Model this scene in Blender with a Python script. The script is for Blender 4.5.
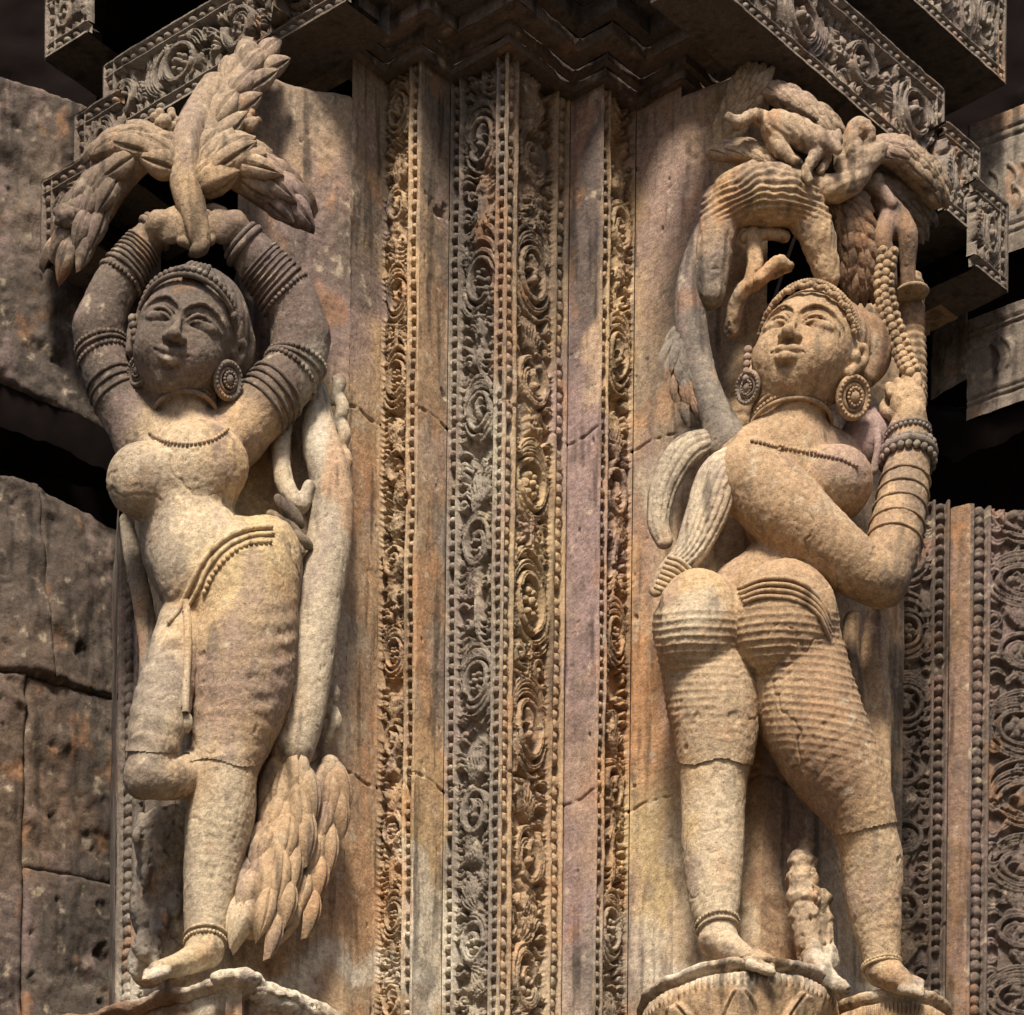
import bpy, math, random
import numpy as np
from mathutils import Vector, Matrix

for o in list(bpy.data.objects): bpy.data.objects.remove(o)
SC = bpy.context.scene
COL = SC.collection
S = 0.002                      # metres per working unit
# ------------------------------------------------------------------ camera
DD, HH, XC, PHI = 4500.0, 2550.0, -675.0, 0.010
CP, SP = math.cos(PHI), math.sin(PHI)
AX = -XC*CP + HH*SP
BX = XC*SP + HH*CP
cam_d = bpy.data.cameras.new('camera'); cam = bpy.data.objects.new('camera', cam_d); COL.objects.link(cam)
cam.location = (XC*S, -DD*S, -HH*S)
r_ = Vector((CP, 0, SP)); u_ = Vector((-SP, 0, CP)); b_ = Vector((0, -1, 0))
cam.matrix_world = Matrix.Translation(cam.location) @ Matrix((r_, u_, b_)).transposed().to_4x4()
cam_d.sensor_width = 36; cam_d.lens = 36*DD/1024
cam_d.shift_x = AX/1024; cam_d.shift_y = BX/1024
cam_d.clip_start = 0.5; cam_d.clip_end = 500
SC.camera = cam
SC.render.resolution_x = 1024; SC.render.resolution_y = 1015
# ------------------------------------------------------------------ light
SUN_EL, SUN_AZ = math.radians(50), math.radians(-14)      # azimuth: minus = from the left of the viewer
wld = bpy.data.worlds.new('World'); SC.world = wld; wld.use_nodes = True
nt = wld.node_tree; bg = nt.nodes['Background']
sky = nt.nodes.new('ShaderNodeTexSky'); sky.sky_type = 'NISHITA'; sky.sun_disc = False
sdir = Vector((math.sin(SUN_AZ)*math.cos(SUN_EL), -math.cos(SUN_AZ)*math.cos(SUN_EL), math.sin(SUN_EL)))
sky.sun_elevation = SUN_EL; sky.sun_rotation = math.atan2(sdir.x, sdir.y)
sky.dust_density = 3.0; sky.ozone_density = 0.6; sky.air_density = 0.8
nt.links.new(sky.outputs[0], bg.inputs[0]); bg.inputs[1].default_value = 0.05
sd = bpy.data.lights.new('sun', 'SUN'); sun = bpy.data.objects.new('sun', sd); COL.objects.link(sun)
sd.energy = 2.8; sd.angle = math.radians(11); sd.color = (1.0, 0.93, 0.82)
sun.rotation_euler = sdir.to_track_quat('Z', 'Y').to_euler()
SC.view_settings.view_transform = 'Standard'; SC.view_settings.look = 'None'
SC.view_settings.exposure = 1.3; SC.view_settings.gamma = 1.0

# ------------------------------------------------------------------ maths helpers
def P(px, py, d=0.0):
    """working-space point (x, d, z) that stands at depth d behind pixel (px, py)"""
    A = (px-512+AX)*(DD-d)/DD; B = (507-py+BX)*(DD-d)/DD
    return np.array([CP*A-SP*B+XC, d, SP*A+CP*B-HH])
def SCR(x, d, z):
    k = DD/(DD-d); X = x-XC; Z = z+HH
    return 512+(CP*X+SP*Z)*k-AX, 507-((-SP*X+CP*Z)*k-BX)
def _h(i, j, k, s):
    n = (i*73856093) ^ (j*19349663) ^ (k*83492791) ^ (s*2654435)
    n = n & 0x7fffffff
    n = (n ^ (n >> 13))*1274126177 & 0x7fffffff
    n = (n ^ (n >> 16)) & 0xffff
    return n/65535.0
def vnoise(x, y, z, s=0):
    x = np.asarray(x, float); y = np.asarray(y, float); z = np.asarray(z, float)
    x, y, z = np.broadcast_arrays(x, y, z)
    xi = np.floor(x).astype(np.int64); yi = np.floor(y).astype(np.int64); zi = np.floor(z).astype(np.int64)
    fx = x-xi; fy = y-yi; fz = z-zi
    fx = fx*fx*(3-2*fx); fy = fy*fy*(3-2*fy); fz = fz*fz*(3-2*fz)
    r = 0
    for a in (0, 1):
        wa = fx if a else 1-fx
        for b in (0, 1):
            wb = fy if b else 1-fy
            for c in (0, 1):
                r = r + wa*wb*(fz if c else 1-fz)*_h(xi+a, yi+b, zi+c, s)
    return r*2-1
def fbm(x, y, z, sc, octv=3, s=0):
    r = 0; a = 1.0; t = 0
    for o in range(octv):
        r = r + a*vnoise(x/sc, y/sc, z/sc, s+o*17); t += a; a *= .55; sc *= .48
    return r/t
def sst(a, b, x):
    t = np.clip((x-a)/(b-a), 0, 1); return t*t*(3-2*t)

# ------------------------------------------------------------------ stone colour (weathering and stains, with some shade and highlight painted in)
PAL = dict(dim=(.072,.056,.045), void=(.012,.010,.009), gold=(.52,.375,.215), tan=(.42,.295,.18), brown=(.25,.155,.095), grey=(.235,.20,.165), soot_shade=(.075,.064,.058),
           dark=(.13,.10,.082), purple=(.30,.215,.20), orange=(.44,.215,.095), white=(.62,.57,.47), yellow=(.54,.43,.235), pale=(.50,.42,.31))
STAINS_SHADING = [  # px, py, rx, ry, colour, weight
 (185,330,75,75,'grey',.85),(180,330,50,60,'dark',.45),(95,300,62,100,'dark',.95),(295,310,66,95,'dark',.95),(185,335,60,70,'dark',.4),(800,350,60,60,'brown',.55),(800,500,80,70,'brown',.45),(800,860,60,110,'brown',.75),(790,610,50,50,'brown',.25),(300,200,50,140,'purple',.4),(320,300,30,120,'dark',.35),(650,200,30,140,'purple',.45),(350,700,24,160,'brown',.5),(655,600,30,140,'brown',.35),(500,1000,120,30,'pale',.4),(430,350,16,90,'brown',.4),(190,245,120,45,'soot_shade',.55),(110,200,90,60,'tan',.5),
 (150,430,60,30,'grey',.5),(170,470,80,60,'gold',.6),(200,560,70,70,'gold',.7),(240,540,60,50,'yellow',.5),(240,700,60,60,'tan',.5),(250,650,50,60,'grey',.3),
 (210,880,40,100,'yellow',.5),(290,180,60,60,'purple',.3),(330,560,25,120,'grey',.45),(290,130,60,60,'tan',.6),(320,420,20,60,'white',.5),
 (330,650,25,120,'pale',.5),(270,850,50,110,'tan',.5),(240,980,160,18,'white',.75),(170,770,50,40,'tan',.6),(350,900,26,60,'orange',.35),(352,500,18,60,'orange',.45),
 (365,180,22,70,'soot_shade',.55),(360,330,22,60,'purple',.5),(430,150,14,80,'dark',.7),(430,480,16,200,'brown',.3),(430,700,16,160,'orange',.45),(425,850,18,120,'yellow',.35),
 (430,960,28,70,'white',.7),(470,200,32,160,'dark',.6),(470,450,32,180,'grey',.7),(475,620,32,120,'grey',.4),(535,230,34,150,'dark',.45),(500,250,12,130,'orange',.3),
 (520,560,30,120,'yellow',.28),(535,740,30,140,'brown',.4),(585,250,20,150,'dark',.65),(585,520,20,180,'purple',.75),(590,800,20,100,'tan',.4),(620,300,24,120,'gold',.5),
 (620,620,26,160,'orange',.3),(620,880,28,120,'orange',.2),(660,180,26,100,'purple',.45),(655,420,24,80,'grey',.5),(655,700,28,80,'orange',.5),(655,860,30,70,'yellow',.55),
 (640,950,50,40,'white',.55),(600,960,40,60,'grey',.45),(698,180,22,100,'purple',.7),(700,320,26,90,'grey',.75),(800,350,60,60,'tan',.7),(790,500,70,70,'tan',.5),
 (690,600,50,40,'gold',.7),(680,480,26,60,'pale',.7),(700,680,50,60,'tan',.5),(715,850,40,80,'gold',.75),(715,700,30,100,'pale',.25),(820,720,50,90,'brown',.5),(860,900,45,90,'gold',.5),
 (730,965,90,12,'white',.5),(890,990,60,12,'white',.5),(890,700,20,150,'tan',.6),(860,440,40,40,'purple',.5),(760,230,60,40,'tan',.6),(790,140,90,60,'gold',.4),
 (230,60,200,90,'grey',.55),(100,220,70,60,'grey',.35),(850,90,120,90,'purple',.3),(850,90,120,90,'grey',.35),(970,230,60,90,'grey',.4),(1000,330,60,90,'dark',.5),(505,10,260,60,'dark',.75),(470,180,26,120,'soot_shade',.5),(365,240,18,70,'soot_shade',.55),(585,230,16,120,'soot_shade',.5),(540,200,26,110,'soot_shade',.35),(690,330,20,90,'soot_shade',.4),(425,130,14,60,'soot_shade',.5),(600,980,40,30,'soot_shade',.4),(420,985,16,30,'soot_shade',.5),(160,500,70,70,'pale',.7),(160,690,34,90,'pale',.7),(216,860,36,100,'pale',.75),(715,860,34,90,'pale',.75),(700,615,34,28,'pale',.8),(850,490,30,30,'pale',.3),(868,900,26,70,'pale',.35),(335,700,20,60,'pale',.3),(650,560,20,60,'purple',.4),(400,560,16,120,'pale',.25),(620,480,20,60,'purple',.4),  # pale shins: cream stone plus painted highlight; top-centre dark: moulding shade
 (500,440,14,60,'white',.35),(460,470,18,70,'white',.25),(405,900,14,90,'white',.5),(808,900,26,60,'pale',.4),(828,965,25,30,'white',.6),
 (30,230,110,150,'dark',.8),(50,400,90,60,'soot_shade',.6),(30,560,80,90,'dark',.45),(20,760,60,120,'brown',.6),(90,800,50,150,'dark',.6),(90,900,60,120,'soot_shade',.5),(50,820,30,60,'brown',.5),
 (40,450,70,40,'soot_shade',.7),(60,620,90,120,'dark',.5),(10,950,30,80,'purple',.5),(140,650,30,200,'grey',.6),(150,880,40,80,'grey',.6),
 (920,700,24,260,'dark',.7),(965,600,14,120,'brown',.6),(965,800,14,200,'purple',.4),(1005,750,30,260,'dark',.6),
]
def stone_colour(V, base='tan', warp=26.0, bias=1.0, seed=0):
    x, d, z = V[:,0], V[:,1], V[:,2]
    sx, sy = SCR(x, d, z)
    wx = fbm(x, d, z, 60, 3, 5)*warp*1.6; wy = fbm(x, d, z, 60, 3, 9)*warp*1.6
    c = np.tile(np.array(PAL[base]), (len(V), 1))
    n = fbm(x, d*1.0, z*.6, 90, 4, 21+seed)[:,None]
    c = c*(1+.35*n)
    for px, py, rx, ry, col, w in STAINS_SHADING:
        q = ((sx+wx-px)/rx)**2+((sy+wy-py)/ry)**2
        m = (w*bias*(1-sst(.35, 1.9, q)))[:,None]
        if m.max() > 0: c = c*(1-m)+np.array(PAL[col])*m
    # mineral blotches
    q_ = 1.0 if base not in ('soot_shade', 'void') else 0.0
    n1 = fbm(x, d, z*.7, 34, 4, 31+seed)-(0 if q_ else 9)
    m = (sst(.24, .5, n1)*(.38 if seed not in (11,12) else .2))[:,None]; c = c*(1-m)+np.array(PAL['orange'])*m*.95
    n2 = fbm(x*1.2, d, z*.5, 40, 4, 44+seed)-(0 if q_ else 9)
    m = (sst(.16, .45, n2)*.42)[:,None]; c = c*(1-m)+np.array(PAL['purple'])*m*.9
    n3 = fbm(x*1.3, d*1.3, z*.45, 22, 4, 57+seed)
    m = (sst(.2, .5, n3)*.55)[:,None]; c = c*(1-m)+np.array(PAL['dark'])*m
    n4 = fbm(x, d, z, 14, 4, 71+seed)-(0 if q_ else 9)
    m = (sst(.3, .55, n4)*.55)[:,None]; c = c*(1-m)+np.array(PAL['pale'])*m
    g = vnoise(x/2.6, d/2.6, z/2.6, 80)*.5+vnoise(x/5.1, d/5.1, z/5.1, 81)*.5
    c = c*(1+.14*g[:,None])
    st = fbm(x*1.6, d*1.6, z*.16, 16, 3, 120); c = c*(1-(.55 if seed not in (11,12) else .12)*sst(.1, .5, st))[:,None]
    return np.clip(c, .008, .9)

def make_stone(name, rough=.88, bump=.55, grain=1.0):
    m = bpy.data.materials.new(name); m.use_nodes = True; N = m.node_tree; L = N.links
    bs = N.nodes['Principled BSDF']; bs.inputs['Roughness'].default_value = rough
    bs.inputs['Specular IOR Level'].default_value = .28
    at = N.nodes.new('ShaderNodeAttribute'); at.attribute_name = 'stone'
    geo = N.nodes.new('ShaderNodeNewGeometry')
    def noise(sc, det, rg=.6):
        n = N.nodes.new('ShaderNodeTexNoise'); n.inputs['Scale'].default_value = sc; n.inputs['Detail'].default_value = det
        n.inputs['Roughness'].default_value = rg; L.new(geo.outputs['Position'], n.inputs['Vector']); return n
    def ramp(src, a, b, ca, cb):
        r = N.nodes.new('ShaderNodeValToRGB'); r.color_ramp.elements[0].position = a; r.color_ramp.elements[1].position = b
        r.color_ramp.elements[0].color = ca; r.color_ramp.elements[1].color = cb; L.new(src, r.inputs[0]); return r
    def mul(a, b, f=1.0):
        x = N.nodes.new('ShaderNodeMix'); x.data_type = 'RGBA'; x.blend_type = 'MULTIPLY'; x.inputs[0].default_value = f
        L.new(a, x.inputs[6]); L.new(b, x.inputs[7]); return x.outputs[2]
    n1 = noise(330, 5, .75); r1 = ramp(n1.outputs[0], .32, .66, (.64,.62,.60,1), (1.24,1.22,1.18,1))
    n2 = noise(95, 4, .65); r2 = ramp(n2.outputs[0], .3, .7, (.68,.66,.64,1), (1.25,1.22,1.18,1))
    c = mul(at.outputs['Color'], r1.outputs[0], grain); c = mul(c, r2.outputs[0], grain)
    vo = N.nodes.new('ShaderNodeTexVoronoi'); vo.inputs['Scale'].default_value = 120; L.new(geo.outputs['Position'], vo.inputs['Vector'])
    n3 = noise(30, 3); 
    pit = N.nodes.new('ShaderNodeMath'); pit.operation = 'ADD'; L.new(vo.outputs['Distance'], pit.inputs[0])
    m3 = N.nodes.new('ShaderNodeMath'); m3.operation = 'MULTIPLY'; m3.inputs[1].default_value = .45; L.new(n3.outputs[0], m3.inputs[0]); L.new(m3.outputs[0], pit.inputs[1])
    rp = ramp(pit.outputs[0], .27, .36, (.42,.38,.34,1), (1,1,1,1)); c = mul(c, rp.outputs[0])
    L.new(c, bs.inputs['Base Color'])
    nb = noise(170, 7, .72)
    ad = N.nodes.new('ShaderNodeMath'); ad.operation = 'ADD'; L.new(nb.outputs[0], ad.inputs[0])
    mp = N.nodes.new('ShaderNodeMath'); mp.operation = 'MULTIPLY'; mp.inputs[1].default_value = .35; L.new(rp.outputs[0], mp.inputs[0]); L.new(mp.outputs[0], ad.inputs[1])
    bp = N.nodes.new('ShaderNodeBump'); bp.inputs['Strength'].default_value = bump; bp.inputs['Distance'].default_value = .0035
    L.new(ad.outputs[0], bp.inputs['Height']); L.new(bp.outputs[0], bs.inputs['Normal'])
    return m
STONE = make_stone('weathered_sandstone', bump=.85)
VOID = bpy.data.materials.new('gap_shade_black'); VOID.use_nodes = True  # near-black colour that paints in the shade of deep gaps and undersides
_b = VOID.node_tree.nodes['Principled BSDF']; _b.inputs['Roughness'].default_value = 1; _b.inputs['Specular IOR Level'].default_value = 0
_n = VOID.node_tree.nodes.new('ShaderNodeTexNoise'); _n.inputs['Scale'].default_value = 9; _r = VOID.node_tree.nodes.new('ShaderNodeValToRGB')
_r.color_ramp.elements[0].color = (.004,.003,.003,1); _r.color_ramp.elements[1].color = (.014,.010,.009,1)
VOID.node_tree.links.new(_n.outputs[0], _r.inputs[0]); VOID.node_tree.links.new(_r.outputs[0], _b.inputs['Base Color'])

# ------------------------------------------------------------------ object helpers
def tag(o, label=None, cat=None, group=None, kind=None):
    if label: o['label'] = label
    if cat: o['category'] = cat
    if group: o['group'] = group
    if kind: o['kind'] = kind
    return o
def thing(name, loc, label, cat, group=None):
    o = bpy.data.objects.new(name, None); COL.objects.link(o); o.location = (loc[0]*S, -loc[1]*S, loc[2]*S)
    o.empty_display_size = .05
    return tag(o, label, cat, group)
def part(name, V, F, parent=None, base='tan', mat=None, bias=1.0, seed=0, smooth=True, colour=None):
    """V (n,3) in working space, F (m,4) or (m,3) int array -> ONE mesh object"""
    V = np.asarray(V, float); F = np.asarray(F, np.int64)
    me = bpy.data.meshes.new(name)
    W = np.empty_like(V); W[:,0] = V[:,0]*S; W[:,1] = -V[:,1]*S; W[:,2] = V[:,2]*S
    off = np.array(parent.location) if parent is not None else np.zeros(3)
    if parent is not None and parent.parent is not None: off = np.array(parent.location)+np.array(parent.parent.location)
    W -= off
    k = F.shape[1]; me.vertices.add(len(V)); me.vertices.foreach_set('co', W.ravel())
    me.loops.add(F.size); me.loops.foreach_set('vertex_index', F.ravel().astype(np.int32))
    me.polygons.add(len(F)); me.polygons.foreach_set('loop_start', (np.arange(len(F))*k).astype(np.int32))
    me.polygons.foreach_set('use_smooth', np.full(len(F), smooth))
    me.update(calc_edges=True)
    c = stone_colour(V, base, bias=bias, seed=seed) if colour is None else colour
    ca = me.color_attributes.new('stone', 'FLOAT_COLOR', 'POINT')
    ca.data.foreach_set('color', np.concatenate([c, np.ones((len(V),1))], 1).ravel().astype(np.float32))
    me.materials.append(mat or (VOID if base == 'void' else STONE))
    o = bpy.data.objects.new(name, me); COL.objects.link(o)
    if parent is not None: o.parent = parent
    return o
class Bag:
    """collects quads of several pieces into one mesh"""
    def __init__(s): s.V = []; s.F = []; s.n = 0
    def add(s, V, F):
        V = np.asarray(V, float); F = np.asarray(F, np.int64)
        s.V.append(V); s.F.append(F+s.n); s.n += len(V); return s
    def get(s): return np.concatenate(s.V), np.concatenate(s.F)
def gridF(nu, nv):
    i = np.arange(nu*nv).reshape(nv, nu)
    return np.stack([i[:-1,:-1].ravel(), i[:-1,1:].ravel(), i[1:,1:].ravel(), i[1:,:-1].ravel()], 1)
def sheet(a, b, z0, z1, hf=None, res=2.0, rough=1.2, flip=False, zt=None):
    """upright face from plan point a=(x,d) to b=(x,d), z0..z1, relief hf(u,v) pushed along the outward normal"""
    a = np.array(a, float); b = np.array(b, float); Lh = np.linalg.norm(b-a)
    nu = max(2, int(Lh/res)+1); nv = max(2, int((z1-z0)/res)+1)
    u = np.linspace(0, Lh, nu); v = np.linspace(0, z1-z0, nv); U, Vv = np.meshgrid(u, v)
    t = (b-a)/Lh; n = np.array([-t[1], t[0]])
    if n[1] < 0: n = -n
    if flip: n = -n
    X = a[0]+t[0]*U; D = a[1]+t[1]*U; Z = z0+Vv
    h = np.zeros_like(U)
    if hf is not None: h = h+(hf(U, Vv) if callable(hf) else hf)
    if rough:
        e = np.clip(np.minimum(U, Lh-U)/3.0, 0, 1)
        h = h+rough*(fbm(X, D, Z, 22, 4, 3)*1.3-.25)*e + rough*.9*fbm(X, D, Z, 90, 2, 8)*e
    V = np.stack([X+n[0]*h, D+n[1]*h, Z], -1).reshape(-1, 3)
    return V, gridF(nu, nv)
def ledge(pts, o0, o1, z, res=4.0):
    """flat strip (soffit or top) between two offsets of a plan zigzag"""
    SH = np.array([0.0, 1.41421])
    B = Bag()
    for a, b in zip(pts[:-1], pts[1:]):
        a = np.array(a, float); b = np.array(b, float); L_ = np.linalg.norm(b-a); n = max(2, int(L_/res)); m = max(2, int(abs(o1-o0)/res)+1)
        t = np.linspace(0, 1, n); w = np.linspace(0, 1, m); T, Wt = np.meshgrid(t, w)
        X = a[0]+(b[0]-a[0])*T; D = a[1]+(b[1]-a[1])*T+SH[1]*(o0+(o1-o0)*Wt)
        Z = np.full_like(X, z)+fbm(X, D, X*0+z, 25, 3, 4)*1.2*(1-abs(2*Wt-1))
        B.add(np.stack([X, D, Z], -1).reshape(-1,3), gridF(n, m))
    return B

# ------------------------------------------------------------------ carved relief (heights are drawn as strokes)
class Relief:
    def __init__(s, W, H, res=1.0, floor=-11.0):
        s.W, s.H, s.res = W, H, res; s.nu = int(W/res)+1; s.nv = int(H/res)+1
        s.ru = W/(s.nu-1); s.rv = H/(s.nv-1); s.h = np.full((s.nv, s.nu), 0.0); s.floor = floor
        s.mask = np.zeros((s.nv, s.nu), bool)
    def disc(s, u, v, r, a, groove=0.0, gx=0, gy=0):
        i0 = max(0, int((u-r)/s.ru)); i1 = min(s.nu, int((u+r)/s.ru)+2); j0 = max(0, int((v-r)/s.rv)); j1 = min(s.nv, int((v+r)/s.rv)+2)
        if i0 >= i1 or j0 >= j1: return
        U = np.arange(i0, i1)*s.ru-u; Vv = (np.arange(j0, j1)*s.rv-v)[:,None]
        q = 1-(U*U+Vv*Vv)/(r*r); hh = a*np.sqrt(np.clip(q, 0, 1))
        if groove:
            dd = np.abs(U*gy-Vv*gx); hh = hh*(1-groove*np.exp(-(dd/(.28*r))**2))
        s.h[j0:j1, i0:i1] = np.maximum(s.h[j0:j1, i0:i1], hh)
    def stroke(s, pts, w, a, groove=0.0):
        """pts (n,2); w, a scalars or (start, mid, end)"""
        pts = np.asarray(pts, float); seg = np.linalg.norm(np.diff(pts, axis=0), axis=1); T = np.concatenate([[0], np.cumsum(seg)])
        if T[-1] < .5: return
        n = max(3, int(T[-1]/1.1)); t = np.linspace(0, T[-1], n)
        x = np.interp(t, T, pts[:,0]); y = np.interp(t, T, pts[:,1]); gx = np.gradient(x); gy = np.gradient(y); gl = np.hypot(gx, gy)+1e-6
        f = t/T[-1]
        W_ = np.interp(f, [0, .5, 1], w) if np.ndim(w) else np.full(n, w)
        A_ = np.interp(f, [0, .5, 1], a) if np.ndim(a) else np.full(n, a)
        for k in range(n): s.disc(x[k], y[k], max(W_[k], .8), A_[k], groove, gx[k]/gl[k], gy[k]/gl[k])
def spiral(cx, cy, rx, ry, turns, a0, sgn, n=60, end=.12):
    t = np.linspace(0, 1, n); r = 1-(1-end)*t**.85; a = a0+sgn*turns*2*math.pi*t
    return np.stack([cx+rx*r*np.cos(a), cy+ry*r*np.sin(a)], 1)
def bez(p0, p1, p2, p3=None, n=24):
    t = np.linspace(0, 1, n)[:,None]; p0, p1, p2 = map(lambda q: np.array(q, float), (p0, p1, p2))
    if p3 is None: return (1-t)**2*p0+2*t*(1-t)*p1+t*t*p2
    p3 = np.array(p3, float); return (1-t)**3*p0+3*t*(1-t)**2*p1+3*t*t*(1-t)*p2+t**3*p3
def acanthus(R, x, y, ang, ln, sgn, w, amp, rnd):
    """curling lobed leaf"""
    ca, sa = math.cos(ang), math.sin(ang)
    def T(p): return (x+ca*p[0]-sa*p[1], y+sa*p[0]+ca*p[1])
    for k in range(4):
        f = 1-.19*k; o = (k-1.2)*w*.9*sgn
        R.stroke(bez(T((0,o*.3)), T((ln*.45*f, o+sgn*ln*.08)), T((ln*f, o+sgn*ln*(.30-.05*k))), T((ln*f*.82, o+sgn*ln*.48))), (w*.45, w*.9, w*.4), (amp*.7, amp, amp*.75), .3)
def scroll(W, H, period, seed, amp=11.0, res=1.0, rx=None, horizontal=False, phase=0.3, fill=1.0, stem=3.4, erode=None, **kw):
    """running vine: a medallion in each period wrapped by swooping leaves, gaps filled with small curls"""
    rnd = random.Random(seed)
    if horizontal: W, H = H, W
    R = Relief(W, H, res); q0 = W/41.0; stem = stem*min(q0, 1.5)
    y = -period*(1-phase); sg = 1
    while y < H+period:
        per = period*rnd.uniform(.88, 1.14); rx = W*rnd.uniform(.29,.34); ry = min(rx*rnd.uniform(1.35,1.6), per*.22); cx = W*.5+rnd.uniform(-.03,.03)*W; cy = y+per*.42
        a = np.linspace(0, 2*math.pi, 44)
        R.stroke(np.stack([cx+rx*np.cos(a), cy+ry*np.sin(a)], 1), stem*.72, amp, .2)
        if rnd.random() < .5:
            for q in range(6): R.disc(cx+rx*.42*math.cos(q*1.05), cy+ry*.42*math.sin(q*1.05), rx*.26, amp*.85)
            R.disc(cx, cy, rx*.28, amp*1.1)
        else:
            R.disc(cx, cy-ry*.25, rx*.30, amp*1.1); R.stroke(bez((cx, cy), (cx+sg*rx*.3, cy+ry*.3), (cx-sg*rx*.3, cy+ry*.6)), (rx*.28, rx*.34, rx*.18), amp); R.stroke(bez((cx-rx*.5, cy+ry*.1), (cx, cy+ry*.2), (cx+rx*.5, cy-ry*.05)), rx*.13, amp*.9)
        if rnd.random() < .42:                                    # a tight curl with radiating lobes instead of the wrapped medallion
            R.stroke(spiral(cx, cy, W*.44, min(W*.62, per*.27), 1.35, math.pi*.5+rnd.uniform(-.5,.5), sg), (stem*1.2, stem, stem*.8), amp*.95, .25)
            for q in range(3):
                acanthus(R, W*.5+sg*W*.12*(q-1), cy+ry+per*.08+per*.04*q, math.pi/2+sg*(-1.0+.75*q), per*.24, sg*(1 if q < 2 else -1), stem*1.2, amp*.95, rnd)
                acanthus(R, W*.5-sg*W*.12*(q-1), cy-ry-per*.05*q, -math.pi/2+sg*(-.8+.7*q), per*.18, -sg, stem*1.1, amp*.9, rnd)
            y += per; sg = -sg; continue
        for j in range(3):                                        # leaves swooping under and over the medallion
            m = 1.36+.30*j*rnd.uniform(.8,1.25); a = np.linspace(0, math.pi*rnd.uniform(.85, 1.0), 26); x_ = cx+sg*rx*m*np.cos(a)*(1-.10*j); y_ = cy+(ry*m+1.5*j)*np.sin(a)+j*ry*.22*np.cos(a*.5+sg)
            R.stroke(np.stack([np.clip(x_, 1.5, W-1.5), y_], 1), (1.2*q0, stem*(.95-.08*j), 1.1*q0), (amp*.7, amp*(1-.05*j), amp*.7), .3)
        for j in range(2):
            m = 1.40+.34*j; a = np.linspace(math.pi, math.pi*(1.9-.25*j), 22); x_ = cx+sg*rx*m*np.cos(a); y_ = cy+(ry*m+j)*np.sin(a)
            R.stroke(np.stack([np.clip(x_, 1.5, W-1.5), y_], 1), (1.1*q0, stem*.85, 1.0*q0), amp*.92, .3)
        y1 = cy+ry*2.1+3; y2 = y+per*1.0+per*.42-ry*1.9           # S-shaped acanthus running to the next medallion
        if y2 > y1+10:
            e0 = W*(.5+sg*.38); e1 = W*(.5-sg*.38)
            for j in range(4):
                o = (j-1.2)*stem*1.9
                R.stroke(bez((e1, y1+o+2), (e0, y1+o-2), (e1, y2+o), (W*.5+sg*W*.30, y2+o*.6)), (stem*.4, stem*(1.1-.1*j), stem*.35), (amp*.75, amp*.98, amp*.7), .32)
            R.stroke(spiral(W*(.5+sg*.24), y1+(y2-y1)*.22, W*.15, W*.17, 1.1, 1.0, sg, 24), stem*.6, amp*.95, .2); R.disc(W*(.5+sg*.24), y1+(y2-y1)*.22, W*.06, amp)
            R.stroke(spiral(W*(.5-sg*.24), y1+(y2-y1)*.80, W*.14, W*.16, 1.1, 4.0, -sg, 24), stem*.55, amp*.9, .2)
        y += per; sg = -sg
    v = 0.0
    while v < H:                                                  # leaf tips running up both borders
        for e, dr_ in ((1.0, 1), (W-1.0, -1)):
            if rnd.random() < .86:
                ln = rnd.uniform(5, 9)*q0; k_ = rnd.choice((-1, 1)); v0 = v+rnd.uniform(-2, 2)
                R.stroke(bez((e, v0), (e+dr_*ln*.45, v0+k_*3*q0), (e+dr_*ln, v0-k_*1.5*q0)), (3.1*q0, 2.5*q0, 1.1*q0), amp*rnd.uniform(.62, .95), .3)
        v += rnd.uniform(6.0, 9.5)*q0
    for q in range(int(W*H/260*fill)):
        u = rnd.uniform(2, W-2); v = rnd.uniform(2, H-2); j = min(R.nv-1, int(v/R.rv)); i = min(R.nu-1, int(u/R.ru))
        if R.h[j, i] > amp*.1: continue
        s2 = rnd.choice((-1, 1)); a = rnd.uniform(0, 6.28); ln = rnd.uniform(6, 12)*q0
        R.stroke(bez((u, v), (u+ln*.5*math.cos(a), v+ln*.5*math.sin(a)), (u+ln*math.cos(a+s2*.8), v+ln*math.sin(a+s2*.8))), (1.3*q0, 2.6*q0, 1.1*q0), amp*rnd.uniform(.5,.8), .3)
    h = np.minimum(R.h, amp*1.1)
    nv, nu = h.shape
    U, Vv = np.meshgrid(np.arange(nu), np.arange(nv))
    wear = fbm(U+seed*31, Vv, U*0+seed, 70, 3, 6)
    h = h*np.clip(.92+.25*wear, .6, 1.05)
    brk = fbm(U+seed*13, Vv, U*0+seed, 26, 4, 16); h = h*(1-.55*sst(.24, .42, brk))+.7*fbm(U, Vv, U*0+seed, 5, 2, 19)*(h > 2)
    if horizontal: h = h.T[:, ::-1]
    return h
def beads(W, H, pitch, r, amp, seed, res=1.0):
    rnd = random.Random(seed); R = Relief(W, H, res); y = pitch*.5
    while y < H:
        if rnd.random() > .045:
            rr = r*rnd.uniform(.88, 1.1); R.stroke([(W/2+rnd.uniform(-.5,.5), y-.5), (W/2, y+.5)], rr, amp*rnd.uniform(.75,1.05))
        y += pitch*rnd.uniform(.93, 1.07)
    return R.h
def put(dst, src, i0):
    n = src.shape[1]; m = min(dst.shape[0], src.shape[0]); n = min(n, dst.shape[1]-i0)
    dst[:m, i0:i0+n] = np.maximum(dst[:m, i0:i0+n], src[:m, :n])
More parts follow.
